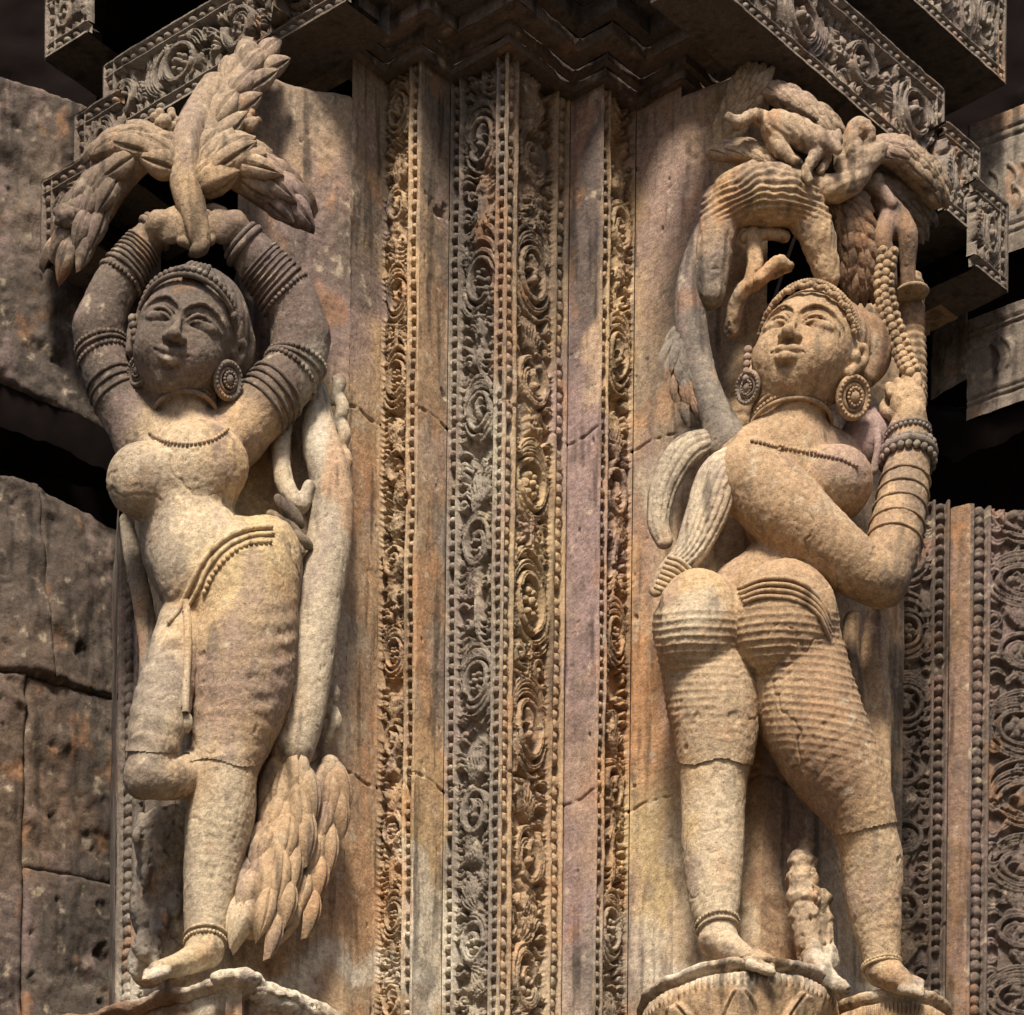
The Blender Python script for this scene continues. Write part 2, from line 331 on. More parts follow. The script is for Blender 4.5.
# ------------------------------------------------------------------ the corner pier: plan zigzag (x, d)
RT = math.sqrt(.5)
def step(p, kind, n):                     # kind: 'L' away to the left, 'R' away to the right, 'l'/'r' the reverse directions
    v = {'L': (-RT, -RT), 'R': (RT, -RT), 'l': (RT, RT), 'r': (-RT, RT)}[kind]
    return (p[0]+v[0]*n, p[1]+v[1]*n)
C0 = (P(503, 500, 0)[0], 0.0)
L1 = step(C0, 'L', 71); L2 = step(L1, 'r', 50); L3 = step(L2, 'L', 46); L4 = step(L3, 'r', 50)
R1 = step(C0, 'R', 108); R2 = step(R1, 'l', 40); R3 = step(R2, 'R', 58); R4 = step(R3, 'l', 54)
ZTOP = P(503, 50, 0)[2]; ZBOT = -640.0
JOINTS = [P(500, 398, 0)[2], P(500, 765, 0)[2], P(500, 640, 0)[2]-1e4]
HC = ZTOP-ZBOT
CONC0 = (L1, L3, R1, R3, L4, R4)
def face_relief(width, layout, seed, period, amp=14, erode=None, rx=None):
    """layout: list of (kind, width) from a to b; kinds rail, bead, scroll, gap"""
    nu = int(round(width))+1; nv = int(round(HC))+1
    h = np.full((nv, nu), 0.0); tot = sum(w for _, w in layout); x = 0.0
    out = np.full((nv, nu), -amp)
    for k, w in layout:
        ww = w*width/tot; i0 = int(round(x)); i1 = int(round(x+ww)); n = max(1, i1-i0+ (1 if k != 'rail' else 1))
        if k == 'rail':
            prof = 1-.12*np.abs(np.linspace(-1, 1, n)); out[:, i0:i0+n] = np.maximum(out[:, i0:i0+n], (-amp+amp*prof)[None,:][:, :out.shape[1]-i0])
        elif k == 'bead':
            b = beads(ww, HC, 11.4, ww*.43, min(amp*.95, 9.5), seed+i0)-min(amp, 9); put(out, b, i0)
        elif k == 'scroll':
            b = scroll(ww, HC, period, seed+i0, amp=amp*1.04, erode=erode, rx=rx)-amp; put(out, b, i0)
        elif k == 'plain': out[:, i0:i0+n] = 0
        x += ww
    return out
def joint_cut(U, V, seed=0):
    g = 0
    for jz in JOINTS:
        y = jz-ZBOT+3*vnoise(U/18., U*0, U*0+seed, 5)
        g = g-3.2*np.exp(-((V-y)/1.3)**2)*(.55+.6*vnoise(U/6., V*0, V*0+seed, 7))
    return g
def chips(U, V, seed, dens=.5):
    n = fbm(U+seed*53, V*.8, U*0+seed, 16, 3, 12); return -5*sst(dens, dens+.3, n)
pier = thing('corner_pier', (C0[0], 0, -500), 'tall carved stone corner pier with vertical scroll and bead bands between the two statues', 'pier')
def face(name, a, b, layout, seed, period=120, amp=14, erode=None, rx=None, base='tan', chip=.52):
    w = math.dist(a, b)
    h = face_relief(w, layout, seed, period, amp, erode, rx) if layout else np.zeros((int(round(HC))+1, int(round(w))+1))
    nv, nu = h.shape; U, V = np.meshgrid(np.linspace(0, w, nu), np.linspace(0, HC, nv))
    wob = 1.6*fbm(U*0+seed*41, V, U*0, 60, 3, 33)
    h = h+wob*np.clip(np.minimum(U, w-U)/3, 0, 1)+joint_cut(U, V, seed)+chips(U, V, seed, chip)*np.clip(np.minimum(U, w-U)/2.5, .3, 1)
    # broad weathering near the foot
    low = sst(190, 20, V)
    h = h+low*fbm(U+seed*7, V, U*0, 26, 4, 15)*7*np.clip(np.minimum(U, w-U)/4, 0, 1)
    hh = h
    Vx, F = sheet(a, b, ZBOT, ZTOP, hf=lambda u, v: hh, res=w/(nu-1) if False else 1.0, rough=.9) if False else _sheet_exact(a, b, hh)
    return part(name, Vx, F, pier, base=base, seed=seed)
CONCAVE = set()
def _cc(p): return (round(float(p[0]),2), round(float(p[1]),2))
def _sheet_exact(a, b, h, z0=None, z1=None, rough=1.1, flip=False):
    z0 = ZBOT if z0 is None else z0; z1 = ZTOP if z1 is None else z1
    nv, nu = h.shape; a = np.array(a, float); b = np.array(b, float); L_ = np.linalg.norm(b-a)
    U, V = np.meshgrid(np.linspace(0, L_, nu), np.linspace(0, 1, nv)); t = (b-a)/L_; n = np.array([-t[1], t[0]])
    if n[1] < 0: n = -n
    if flip: n = -n
    X = a[0]+t[0]*U; D = a[1]+t[1]*U
    Z = (z0+V*(z1-z0)) if np.ndim(z0) == 0 else None
    e = np.clip(np.minimum(U, L_-U)/3.0, 0, 1)
    h = h+rough*(fbm(X, D, Z, 16, 4, 3)*1.4)*e+rough*.8*fbm(X, D, Z, 90, 2, 8)*e
    # worn arrises
    ed = np.minimum(U+(99 if _cc(a) in CONCAVE else 0), L_-U+(99 if _cc(b) in CONCAVE else 0)); h = h-np.exp(-(ed/1.6)**2)*(1.0+2.2*np.clip(fbm(X, D, Z, 20, 3, 18), 0, 1))
    return np.stack([X+n[0]*h, D+n[1]*h, Z], -1).reshape(-1, 3), gridF(nu, nv)
CONCAVE.update(_cc(p) for p in CONC0)
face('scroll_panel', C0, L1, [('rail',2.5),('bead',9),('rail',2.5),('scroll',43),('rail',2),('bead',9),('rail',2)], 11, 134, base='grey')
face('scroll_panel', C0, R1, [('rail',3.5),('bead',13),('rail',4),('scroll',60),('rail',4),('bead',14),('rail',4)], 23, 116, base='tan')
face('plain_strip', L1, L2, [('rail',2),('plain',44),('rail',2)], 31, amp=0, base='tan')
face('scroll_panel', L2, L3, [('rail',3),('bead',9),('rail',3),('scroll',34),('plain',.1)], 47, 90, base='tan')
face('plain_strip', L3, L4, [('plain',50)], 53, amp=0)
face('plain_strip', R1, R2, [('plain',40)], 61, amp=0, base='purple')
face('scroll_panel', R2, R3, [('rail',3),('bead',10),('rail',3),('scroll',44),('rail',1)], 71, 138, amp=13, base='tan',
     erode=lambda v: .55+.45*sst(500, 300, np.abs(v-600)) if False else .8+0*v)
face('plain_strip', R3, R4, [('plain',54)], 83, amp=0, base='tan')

# mouldings above the pier: the whole zigzag repeated further out, course by course
ZIG = [step(step(L4, 'L', 60), 'r', 60), step(L4, 'L', 60), L4, L3, L2, L1, C0, R1, R2, R3, R4, step(R4, 'R', 60), step(step(R4, 'R', 60), 'l', 60)]
def shift(p, o): return (p[0], p[1]+o*1.41421)
def course(name, o_in, o, z0, z1, seed, base='dark', rough=1.8):
    B = ledge(ZIG, o_in, o, z0)
    for a, b in zip(ZIG[:-1], ZIG[1:]):
        V, F = sheet(shift(a, o), shift(b, o), z0, z1, res=2.0, rough=rough); B.add(V, F)
    B.F = B.F; V, F = B.get()
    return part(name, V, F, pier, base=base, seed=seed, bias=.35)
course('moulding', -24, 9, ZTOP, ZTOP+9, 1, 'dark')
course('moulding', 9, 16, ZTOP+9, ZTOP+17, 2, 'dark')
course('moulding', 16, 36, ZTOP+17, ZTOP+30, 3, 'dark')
course('moulding', 36, 50, ZTOP+30, ZTOP+48, 4, 'soot_shade')  # top two courses near-black: overhang shade put into the colour
course('moulding', 50, 74, ZTOP+48, ZTOP+130, 5, 'soot_shade')
# core of masonry behind everything carved, plus an added light-blocking ceiling
core_off = 1
core = thing('masonry_core_blocker', (C0[0], -500, -500), 'plain masonry core painted black as gap shade behind the corner pier, with an added light-blocking ceiling', 'masonry')
cb = Bag()
for a_, b_ in (((P(330,500,-120)[0], -120), (P(330,500,-900)[0], -900)), ((P(700,500,-120)[0], -120), (P(700,500,-900)[0], -900))):
    V_, F_ = sheet(a_, b_, ZBOT, ZTOP+150, res=14, rough=4); cb.add(V_, F_)
for x0_, x1_, d1_ in ((-400, 400, -30), (-1400, -404, -560), (404, 1400, -560)):  # ceiling sheets, added to keep light off the mouldings and gaps
    xg, dg = np.meshgrid(np.linspace(x0_, x1_, 40), np.linspace(-900, d1_, 20)); cb.add(np.stack([xg, dg, 0*xg+ZTOP+175+8*fbm(xg, dg, xg*0, 120, 2, 1)], -1).reshape(-1,3), gridF(40, 20))
V_, F_ = cb.get(); part('core_blocker_face', V_, F_, core, base='void', bias=0)  # coloured near-black in place of real gap shade
band('cornice', 90, 50, 'L', 330, 60, 331, None, lc, depth=-60, soff=400) if False else None

# ------------------------------------------------------------------ cornice bands
ZB = ZTOP+52
def band(name, corner_px, corner_py, kind, length, height, seed, label, parentthing=None, pitch=11.5, period=74, depth=None, soff=150, endlen=40, frame=True, amp=11, base='grey'):
    """a carved cornice band whose lower outer corner stands at the pixel; it runs back towards the pier"""
    d = depth; c = P(corner_px, corner_py, d); z0 = c[2]; z1 = z0+height; a = (c[0], d)
    b = step(a, 'l' if kind == 'L' else 'r', length)
    t = parentthing or thing(name, (a[0], d, z0), label, 'cornice')
    nu = int(length)+1; nv = int(height)+1
    h = np.full((nv, nu), -amp*1.0)
    edge = 3; bw = 9.5
    def hb(L_, s_): return beads(bw, L_, pitch, bw*.45, 8, s_).T
    def putv(src, j0, i0): 
        n0 = min(src.shape[0], nv-j0); n1 = min(src.shape[1], nu-i0); h[j0:j0+n0, i0:i0+n1] = np.maximum(h[j0:j0+n0, i0:i0+n1], src[:n0,:n1])
    h[:edge] = 0; h[-edge:] = 0; h[:, :edge] = 0
    j = edge+int(bw)+1
    putv(hb(length, seed)-8, edge, 0); putv(hb(length, seed+1)-8, nv-edge-int(bw)-1, 0)
    h[j:j+edge-1] = np.maximum(h[j:j+edge-1], -1); h[nv-j-edge+1:nv-j] = np.maximum(h[nv-j-edge+1:nv-j], -1)
    putv(beads(bw, height, pitch, bw*.45, 8, seed+2)-8, 0, edge); h[:, j:j+edge-1] = np.maximum(h[:, j:j+edge-1], -1)
    ih = height-2*(j+edge)
    if ih > 8:
        s_ = scroll(length-j-edge, ih, period, seed+5, amp=amp*1.25, horizontal=True, stem=3.6, fill=1.5)-amp
        putv(s_, j+edge-1, j+edge-1)
    V, F = _sheet_exact(a, b, h, z0, z1, rough=1.0)
    part('carved_band', V, F, t, base=base, seed=seed)
    B = Bag()
    # soffit, turned end and top
    q = (-RT, RT) if kind == 'L' else (RT, RT)
    perp = (RT, -RT) if kind == 'L' else (-RT, -RT)   # into the wall
    def P2(s, w): return (a[0]+(b[0]-a[0])*s+perp[0]*w, a[1]+(b[1]-a[1])*s+perp[1]*w)
    n1 = int(length/4)+2; n2 = int(soff/4)+2
    Sg, Wg = np.meshgrid(np.linspace(0, 1, n1), np.linspace(0, soff, n2))
    X = a[0]+(b[0]-a[0])*Sg+perp[0]*Wg; D = a[1]+(b[1]-a[1])*Sg+perp[1]*Wg
    for zz in (z0, z1): B.add(np.stack([X, D, zz+0*X+fbm(X, D, X*0, 30, 3, 2)*1.5*np.clip(Wg/6,0,1)], -1).reshape(-1,3), gridF(n1, n2))
    e = P2(0, soff); V, F = sheet(a, e, z0, z1, res=2.5, rough=1.4, flip=False); B.add(V, F)
    e0 = P2(1, soff); V, F = sheet(e, e0, z0, z1, res=6, rough=0); B.add(V, F)
    V, F = B.get(); part('soffit', V, F, t, base='soot_shade', seed=seed, bias=.15)  # soffit shade painted in through a near-black base
    return t, a, b, z0, z1
lc = thing('left_cornice'.replace('left_', ''), P(110, 150, -200), 'stepped carved cornice above the smiling statue, rising to the upper right', 'cornice')
band('cornice', 102, 146, 'L', 318, 84, 301, None, lc, depth=-150, soff=70, amp=18)
band('cornice', 73, 196, 'L', 62, 84, 311, None, lc, depth=-168, period=40, soff=150)
band('cornice', 40, 262, 'L', 62, 84, 321, None, lc, depth=-186, period=40, soff=120)
rc = thing('cornice', P(900, 150, -200), 'broad carved cornice above the statue seen from behind, falling to the right', 'cornice')
band('cornice', 944, 182, 'R', 440, 96, 401, None, rc, depth=-150, soff=60, period=96, amp=19)
band('cornice', 980, 238, 'R', 66, 92, 411, None, rc, depth=-168, period=40, soff=150)
band('cornice', 1008, 292, 'R', 62, 92, 421, None, rc, depth=-186, period=44, soff=120)

ut = thing('upper_cornice', P(70, 40, -260), 'dark broken carved block at the very top left corner above the cornice', 'cornice')
band('cornice', 44, 58, 'L', 60, 70, 351, None, ut, depth=-260, period=44, soff=300)
ut2 = thing('upper_cornice', P(1000, 60, -220), 'dark upper carved cornice at the very top right corner', 'cornice')
band('cornice', 1006, 84, 'R', 330, 96, 361, None, ut2, depth=-240, period=44, soff=420)
# stub brackets below the right-hand cornice
for k, (x, y, d) in enumerate(((948, 246, -190), (915, 236, -185), (958, 318, -230), (930, 334, -240))):
    t = thing('bracket', P(x, y, d), ('upper outer','upper inner','lower outer','lower inner')[k]+' of four small stone bracket ends under the stepped right-hand cornice', 'bracket', 'bracket ends under the right cornice')
    c = P(x, y, d)[:2]; a = step(c, 'r', 0); b = step(c, 'r', 34); zz = P(x, y, d)[2]
    Bb = Bag(); V_, F_ = sheet(a, b, zz, zz+13, res=1.5, rough=1); Bb.add(V_, F_)
    e = step(a, 'L', 60); V_, F_ = sheet(a, e, zz, zz+13, res=3, rough=1); Bb.add(V_, F_)
    T_, W_ = np.meshgrid(np.linspace(0,1,14), np.linspace(0,1,14)); a3, b3, e3 = map(np.array, (a, b, e))
    X = a3[0]+(b3-a3)[0]*T_+(e3-a3)[0]*W_; D = a3[1]+(b3-a3)[1]*T_+(e3-a3)[1]*W_; Bb.add(np.stack([X, D, X*0+zz], -1).reshape(-1,3), gridF(14,14))
    part('bracket_end', *Bb.get(), t, base='tan', bias=.3)

# ------------------------------------------------------------------ backgrounds
def slab_quad(c, relief_seed, res=2.5, rough=6, base='dark', bulge=4, thick=None, parent=None, name='stone_block', seed=0):
    """rough stone face through four corners (working space), rounded at its edges: bl, br, tr, tl"""
    c = [np.array(q, float) for q in c]
    w = max(np.linalg.norm(c[1]-c[0]), np.linalg.norm(c[2]-c[3])); h = max(np.linalg.norm(c[3]-c[0]), np.linalg.norm(c[2]-c[1]))
    nu = int(w/res)+2; nv = int(h/res)+2; U, V = np.meshgrid(np.linspace(0,1,nu), np.linspace(0,1,nv)); U3 = U[...,None]; V3 = V[...,None]
    Q = (c[0]*(1-U3)+c[1]*U3)*(1-V3)+(c[3]*(1-U3)+c[2]*U3)*V3
    n = np.cross(c[1]-c[0], c[3]-c[0]); n /= np.linalg.norm(n)
    if n[1] < 0: n = -n
    X, D, Z = Q[...,0], Q[...,1], Q[...,2]
    ed = np.minimum(np.minimum(U, 1-U)*w, np.minimum(V, 1-V)*h)
    hgt = rough*1.4*fbm(X, D, Z, 70, 5, 60+relief_seed)+rough*.5*np.sin((Z+X*.4+20*fbm(X, D, Z, 60, 3, 5))/9)*sst(.05,.4,fbm(X, D, Z, 50, 2, 66+relief_seed))+rough*.35*fbm(X, D, Z, 12, 3, 64+relief_seed)-3*sst(.35,.5,fbm(X, D, Z, 26, 3, 68+relief_seed))
    hgt = hgt-np.where(ed < 8, (1-np.clip(ed/8, 0, 1))**2*(9+6*fbm(X, D, Z, 20, 2, 71)), 0)
    hgt = np.where(ed < .01, hgt-30, hgt)
    Q = Q+n*hgt[...,None]
    jit = fbm(X, D, Z, 30, 3, 77)*2.5
    Q[...,2] += jit
    return part(name, Q.reshape(-1,3), gridF(nu, nv), parent, base=base, seed=seed, bias={'soot_shade':0.0, 'void':0.0, 'dim':.4}.get(base, 1.0))
lw = thing('ruined_wall', P(60, 900, -260), 'rough weathered wall of big stone blocks on the left edge, below the dark gap', 'wall')
def bq(pts): return [P(x, y, d) for x, y, d in pts]
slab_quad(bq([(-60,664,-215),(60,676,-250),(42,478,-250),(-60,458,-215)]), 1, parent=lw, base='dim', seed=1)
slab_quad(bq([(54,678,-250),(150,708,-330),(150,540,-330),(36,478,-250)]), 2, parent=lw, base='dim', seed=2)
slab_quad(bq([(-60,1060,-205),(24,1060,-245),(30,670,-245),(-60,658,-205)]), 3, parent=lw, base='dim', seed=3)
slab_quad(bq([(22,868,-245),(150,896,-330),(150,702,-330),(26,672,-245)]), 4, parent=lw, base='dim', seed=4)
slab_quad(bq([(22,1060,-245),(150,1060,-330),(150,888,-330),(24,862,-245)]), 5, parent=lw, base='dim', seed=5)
ub = thing('stone_block', P(60, 380, -240), 'big plain dark stone block with chipped top jutting over the gap at upper left', 'block')
slab_quad(bq([(-60,352,-190),(160,452,-270),(160,130,-270),(-60,50,-190)]), 7, parent=ub, base='dim', rough=8, seed=7, name='front_face')
slab_quad(bq([(-60,350,-192),(160,450,-272),(150,455,-500),(-60,420,-500)]), 8, parent=ub, base='void', rough=4, seed=8, name='underside', res=4)  # underside shade painted as near-black
# back wall behind everything, painted near-black for the shade of the gaps
bw_ = thing('back_wall', P(512, 500, -900), 'deep dark inner wall seen in the gaps behind the carved piers', 'wall')
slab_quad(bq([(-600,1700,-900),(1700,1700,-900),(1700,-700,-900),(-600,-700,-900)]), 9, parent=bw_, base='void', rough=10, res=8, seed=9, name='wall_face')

# right-hand pilaster in the background
rp = thing('background_pilaster', P(960, 900, -260), 'shaded carved pilaster with two bead rows at the right edge behind the statue', 'pilaster')
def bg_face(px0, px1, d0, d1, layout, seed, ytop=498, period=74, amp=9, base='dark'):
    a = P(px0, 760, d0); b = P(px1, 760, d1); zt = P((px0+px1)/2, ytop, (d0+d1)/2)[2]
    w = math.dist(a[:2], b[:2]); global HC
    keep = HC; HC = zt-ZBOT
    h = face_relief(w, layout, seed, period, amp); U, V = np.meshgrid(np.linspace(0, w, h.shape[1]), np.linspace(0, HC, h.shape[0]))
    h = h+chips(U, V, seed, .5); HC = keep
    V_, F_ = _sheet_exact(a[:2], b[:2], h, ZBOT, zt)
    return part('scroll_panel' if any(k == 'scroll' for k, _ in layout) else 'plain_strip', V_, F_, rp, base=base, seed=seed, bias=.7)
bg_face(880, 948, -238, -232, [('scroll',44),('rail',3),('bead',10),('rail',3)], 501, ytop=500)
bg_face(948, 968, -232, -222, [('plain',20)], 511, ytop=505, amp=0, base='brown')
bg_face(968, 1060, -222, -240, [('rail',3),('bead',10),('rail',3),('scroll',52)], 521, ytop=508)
# far right capital blocks
rb = thing('carved_capital', P(1000, 400, -250), 'plain-faced stone capital with incised lines at the right edge, above the dark gap', 'capital')
def cap(px0, py0, px1, py1, hgt, d0, d1, seed, lines=True):
    a = P(px0, py0, d0); b = P(px1, py1, d1); w = math.dist(a[:2], b[:2]); nu = int(w/1.5)+2; nv = int(hgt/1.5)+2
    U, V = np.meshgrid(np.linspace(0, w, nu), np.linspace(0, hgt, nv)); h = np.zeros_like(U)
    if lines:
        for f in (.14, .2, .82, .88): h -= 3*np.exp(-((V-hgt*f)/1.6)**2)
        R = Relief(w, hgt, 1.5); rnd = random.Random(seed)
        for q in range(5):
            x = rnd.uniform(.2,.9)*w; y = rnd.uniform(.35,.65)*hgt; R.stroke(bez((x,y-14),(x+12,y),(x-6,y+16)), 2.2, 3)
        h[:R.h.shape[0], :R.h.shape[1]] += R.h[:nv, :nu]
    V_, F_ = _sheet_exact(a[:2], b[:2], h, a[2], a[2]+hgt, rough=1.6); return part('capital_face', V_, F_, rb, base='grey', seed=seed)
cap(966, 420, 1060, 372, 106, -250, -190, 601)
cap(930, 400, 966, 420, 106, -290, -250, 602, False)
cap(966, 268, 1060, 218, 152, -300, -240, 603)
slab_quad([P(900,400,-300), P(966,422,-250), P(1060,374,-190), P(1060,420,-420)], 14, parent=rb, base='void', rough=3, seed=14, res=4, name='underside')  # shade under the capital painted near-black
# ------------------------------------------------------------------ sculpting by distance field
def smin(a, b, k):
    if k <= 0: return np.minimum(a, b)
    h = np.clip(.5+.5*(b-a)/k, 0, 1); return b+(a-b)*h-k*h*(1-h)
def catmull(pts, n=8):
    """pts rows (…, last column may be a radius)"""
    pts = np.asarray(pts, float); p = np.concatenate([[2*pts[0]-pts[1]], pts, [2*pts[-1]-pts[-2]]]); out = []
    for i in range(1, len(p)-2):
        for t in np.linspace(0, 1, n, endpoint=False):
            a, b, c, d = p[i-1], p[i], p[i+1], p[i+2]
            out.append(.5*((2*b)+(-a+c)*t+(2*a-5*b+4*c-d)*t*t+(-a+3*b-3*c+d)*t**3))
    out.append(pts[-1]); return np.array(out)
def pr(rows):
    """rows (px, py, depth, radius) -> (x, d, z, r) in working space"""
    return np.array([list(P(a, b, c))+[r] for a, b, c, r in rows])
def rotm(roll=0, pitch=0, yaw=0):
    """columns: right, up, forward of a local frame in (x, d, z); degrees. yaw>0 faces right, pitch>0 looks up, roll>0 leans to the right"""
    R_, P_, Y_ = map(math.radians, (roll, pitch, yaw))
    r = np.array([1., 0, 0]); u = np.array([0, 0, 1.]); f = np.array([0, 1., 0])
    f2 = f*math.cos(P_)+u*math.sin(P_); u2 = u*math.cos(P_)-f*math.sin(P_); f, u = f2, u2
    c, s = math.cos(Y_), math.sin(Y_)
    def ry(v): return np.array([v[0]*c+v[1]*s, -v[0]*s+v[1]*c, v[2]])
    f, u, r = ry(f), ry(u), ry(r)
    c, s = math.cos(R_), math.sin(R_)
    u, r = u*c+r*s, r*c-u*s
    return np.stack([r, u, f], 1)
class Sculpt:
    def __init__(s, lo, hi, h):
        s.lo = np.array(lo, float); s.h = h; s.n = np.ceil((np.array(hi)-s.lo)/h).astype(int)+1
        s.F = np.full(s.n, 24.0, np.float32)
    def win(s, lo, hi, pad):
        i0 = np.maximum(0, np.floor((np.array(lo)-pad-s.lo)/s.h).astype(int)); i1 = np.minimum(s.n, np.ceil((np.array(hi)+pad-s.lo)/s.h).astype(int)+1)
        if (i1 <= i0).any(): return None
        ax = [s.lo[k]+s.h*np.arange(i0[k], i1[k], dtype=np.float32) for k in range(3)]
        sl = tuple(slice(i0[k], i1[k]) for k in range(3))
        return sl, ax[0][:,None,None].astype(np.float32), ax[1][None,:,None].astype(np.float32), ax[2][None,None,:].astype(np.float32)
    def put(s, sl, D, k, op):
        if op == 'add': s.F[sl] = smin(s.F[sl], D, k)
        else: s.F[sl] = -smin(-s.F[sl], D, k)
    def path(s, rows, k=6.0, n=6, op='add', flat=None):
        """rows (x,d,z,r). flat=(direction, factor) squashes the section along a direction"""
        q = catmull(rows, n) if n else np.asarray(rows, float)
        c, r = q[:,:3], q[:,3]
        w = s.win((c-r[:,None]).min(0), (c+r[:,None]).max(0), k+3*s.h)
        if w is None: return s
        T = np.full(s.F[w[0]].shape, 24., np.float32); lo0 = np.array([w[1].ravel()[0], w[2].ravel()[0], w[3].ravel()[0]])
        for a, b, ra, rb in zip(c[:-1], c[1:], r[:-1], r[1:]):
            rm = max(ra, rb); pad = k+3*s.h
            i0 = np.maximum(0, np.floor((np.minimum(a, b)-rm-pad-lo0)/s.h).astype(int)); i1 = np.minimum(T.shape, np.ceil((np.maximum(a, b)+rm+pad-lo0)/s.h).astype(int)+1)
            if (i1 <= i0).any(): continue
            X = w[1][i0[0]:i1[0]]; Y = w[2][:, i0[1]:i1[1]]; Z = w[3][:, :, i0[2]:i1[2]]
            ab = b-a; L2_ = float(ab@ab)+1e-9
            t = np.clip(((X-a[0])*ab[0]+(Y-a[1])*ab[1]+(Z-a[2])*ab[2])/L2_, 0, 1)
            dx = X-(a[0]+ab[0]*t); dy = Y-(a[1]+ab[1]*t); dz = Z-(a[2]+ab[2]*t)
            q2 = dx*dx+dy*dy+dz*dz
            if flat is not None:
                f = np.array(flat[0], float); f /= np.linalg.norm(f); pj = dx*f[0]+dy*f[1]+dz*f[2]; q2 = q2+pj*pj*(flat[1]**2-1)
            D = np.sqrt(q2)-(ra+(rb-ra)*t)
            sl = tuple(slice(i0[m], i1[m]) for m in range(3)); T[sl] = np.minimum(T[sl], D)
        s.put(w[0], T, k, op); return s
    def ell(s, c, r, R=None, k=6.0, op='add'):
        c = np.array(c, float); r = np.array(r, float) if np.ndim(r) else np.full(3, float(r)); R = np.eye(3) if R is None else R
        ext = np.sqrt(((R*r[None,:])**2).sum(1)); w = s.win(c-ext, c+ext, k+3*s.h)
        if w is None: return s
        X, Y, Z = w[1]-c[0], w[2]-c[1], w[3]-c[2]
        q = [(X*R[0,m]+Y*R[1,m]+Z*R[2,m]) for m in range(3)]
        k0 = np.sqrt(sum((q[m]/r[m])**2 for m in range(3))); k1 = np.sqrt(sum((q[m]/r[m]**2)**2 for m in range(3)))+1e-6
        s.put(w[0], (k0*(k0-1)/k1).astype(np.float32), k, op); return s
    def half(s, c, nrm, k=1.0):
        """keep only the side of the plane that nrm points away from"""
        c = np.array(c, float); nrm = np.array(nrm, float)/np.linalg.norm(nrm)
        w = s.win(s.lo, s.lo+s.h*s.n, 0)
        D = -((w[1]-c[0])*nrm[0]+(w[2]-c[1])*nrm[1]+(w[3]-c[2])*nrm[2]); s.put(w[0], D.astype(np.float32), k, 'sub'); return s
    def mesh(s, rough=.7, seed=0, fine=None):
        F = s.F; sg = F < 0
        F[0] = F[-1] = 5; F[:,0] = F[:,-1] = 5; F[:,:,0] = F[:,:,-1] = 5; sg = F < 0
        c = np.zeros(tuple(np.array(F.shape)-1), np.uint8)
        for i in (0, 1):
            for j in (0, 1):
                for k in (0, 1): c += sg[i:F.shape[0]-1+i, j:F.shape[1]-1+j, k:F.shape[2]-1+k]
        act = (c > 0) & (c < 8); I, J, K = np.nonzero(act)
        vid = np.full(act.shape, -1, np.int32); vid[I, J, K] = np.arange(len(I), dtype=np.int32)
        acc = np.zeros((len(I), 3)); cnt = np.zeros(len(I))
        off = [(i, j, k) for i in (0,1) for j in (0,1) for k in (0,1)]
        val = {o: F[I+o[0], J+o[1], K+o[2]].astype(np.float64) for o in off}
        for a in off:
            for ax in range(3):
                if a[ax] == 0:
                    b = list(a); b[ax] = 1; b = tuple(b); va, vb = val[a], val[b]; m = (va < 0) != (vb < 0)
                    t = np.where(m, va/(va-vb+1e-12), 0)
                    p = np.stack([np.full(len(I), float(a[q])) for q in range(3)], 1); p[:, ax] += t
                    acc[m] += p[m]; cnt[m] += 1
        V = (np.stack([I, J, K], 1)+acc/cnt[:,None])*s.h+s.lo
        Q = []
        for ax in range(3):
            sl0 = [slice(None)]*3; sl1 = [slice(None)]*3; sl0[ax] = slice(0, -1); sl1[ax] = slice(1, None)
            ch = sg[tuple(sl0)] != sg[tuple(sl1)]; o1, o2 = [q for q in range(3) if q != ax]
            e = np.argwhere(ch); e = e[(e[:,o1] > 0) & (e[:,o2] > 0) & (e[:,o1] < act.shape[o1]) & (e[:,o2] < act.shape[o2])]
            inside = sg[e[:,0], e[:,1], e[:,2]]
            def at(d1, d2):
                q = e.copy(); q[:,o1] -= d1; q[:,o2] -= d2; return vid[q[:,0], q[:,1], q[:,2]]
            f = np.stack([at(1,1), at(0,1), at(0,0), at(1,0)], 1)
            flip = inside if ax != 1 else ~inside
            f[~flip] = f[~flip][:, ::-1]; Q.append(f[(f >= 0).all(1)])
        Fq = np.concatenate(Q)
        N = vnormals(V, Fq)
        # orient outward with the field's gradient
        ii = np.clip(((V-s.lo)/s.h).astype(int), 1, np.array(F.shape)-2)
        g = np.stack([F[ii[:,0]+1, ii[:,1], ii[:,2]]-F[ii[:,0]-1, ii[:,1], ii[:,2]], F[ii[:,0], ii[:,1]+1, ii[:,2]]-F[ii[:,0], ii[:,1]-1, ii[:,2]], F[ii[:,0], ii[:,1], ii[:,2]+1]-F[ii[:,0], ii[:,1], ii[:,2]-1]], 1)
        if (N*g).sum() < 0: N = -N; Fq = Fq[:, ::-1]
        # world y is -d, which mirrors the winding
        Fq = Fq[:, ::-1]
        if rough:
            V = V+N*(rough*fbm(V[:,0], V[:,1], V[:,2], 13, 4, 40+seed)*1.4+rough*.6*fbm(V[:,0], V[:,1], V[:,2], 45, 2, 50+seed))[:,None]
            pit = fbm(V[:,0], V[:,1], V[:,2], 8, 3, 90+seed); V = V-N*((rough if seed not in (1, 11) else rough*.35)*1.3*sst(.34, .55, pit))[:,None]
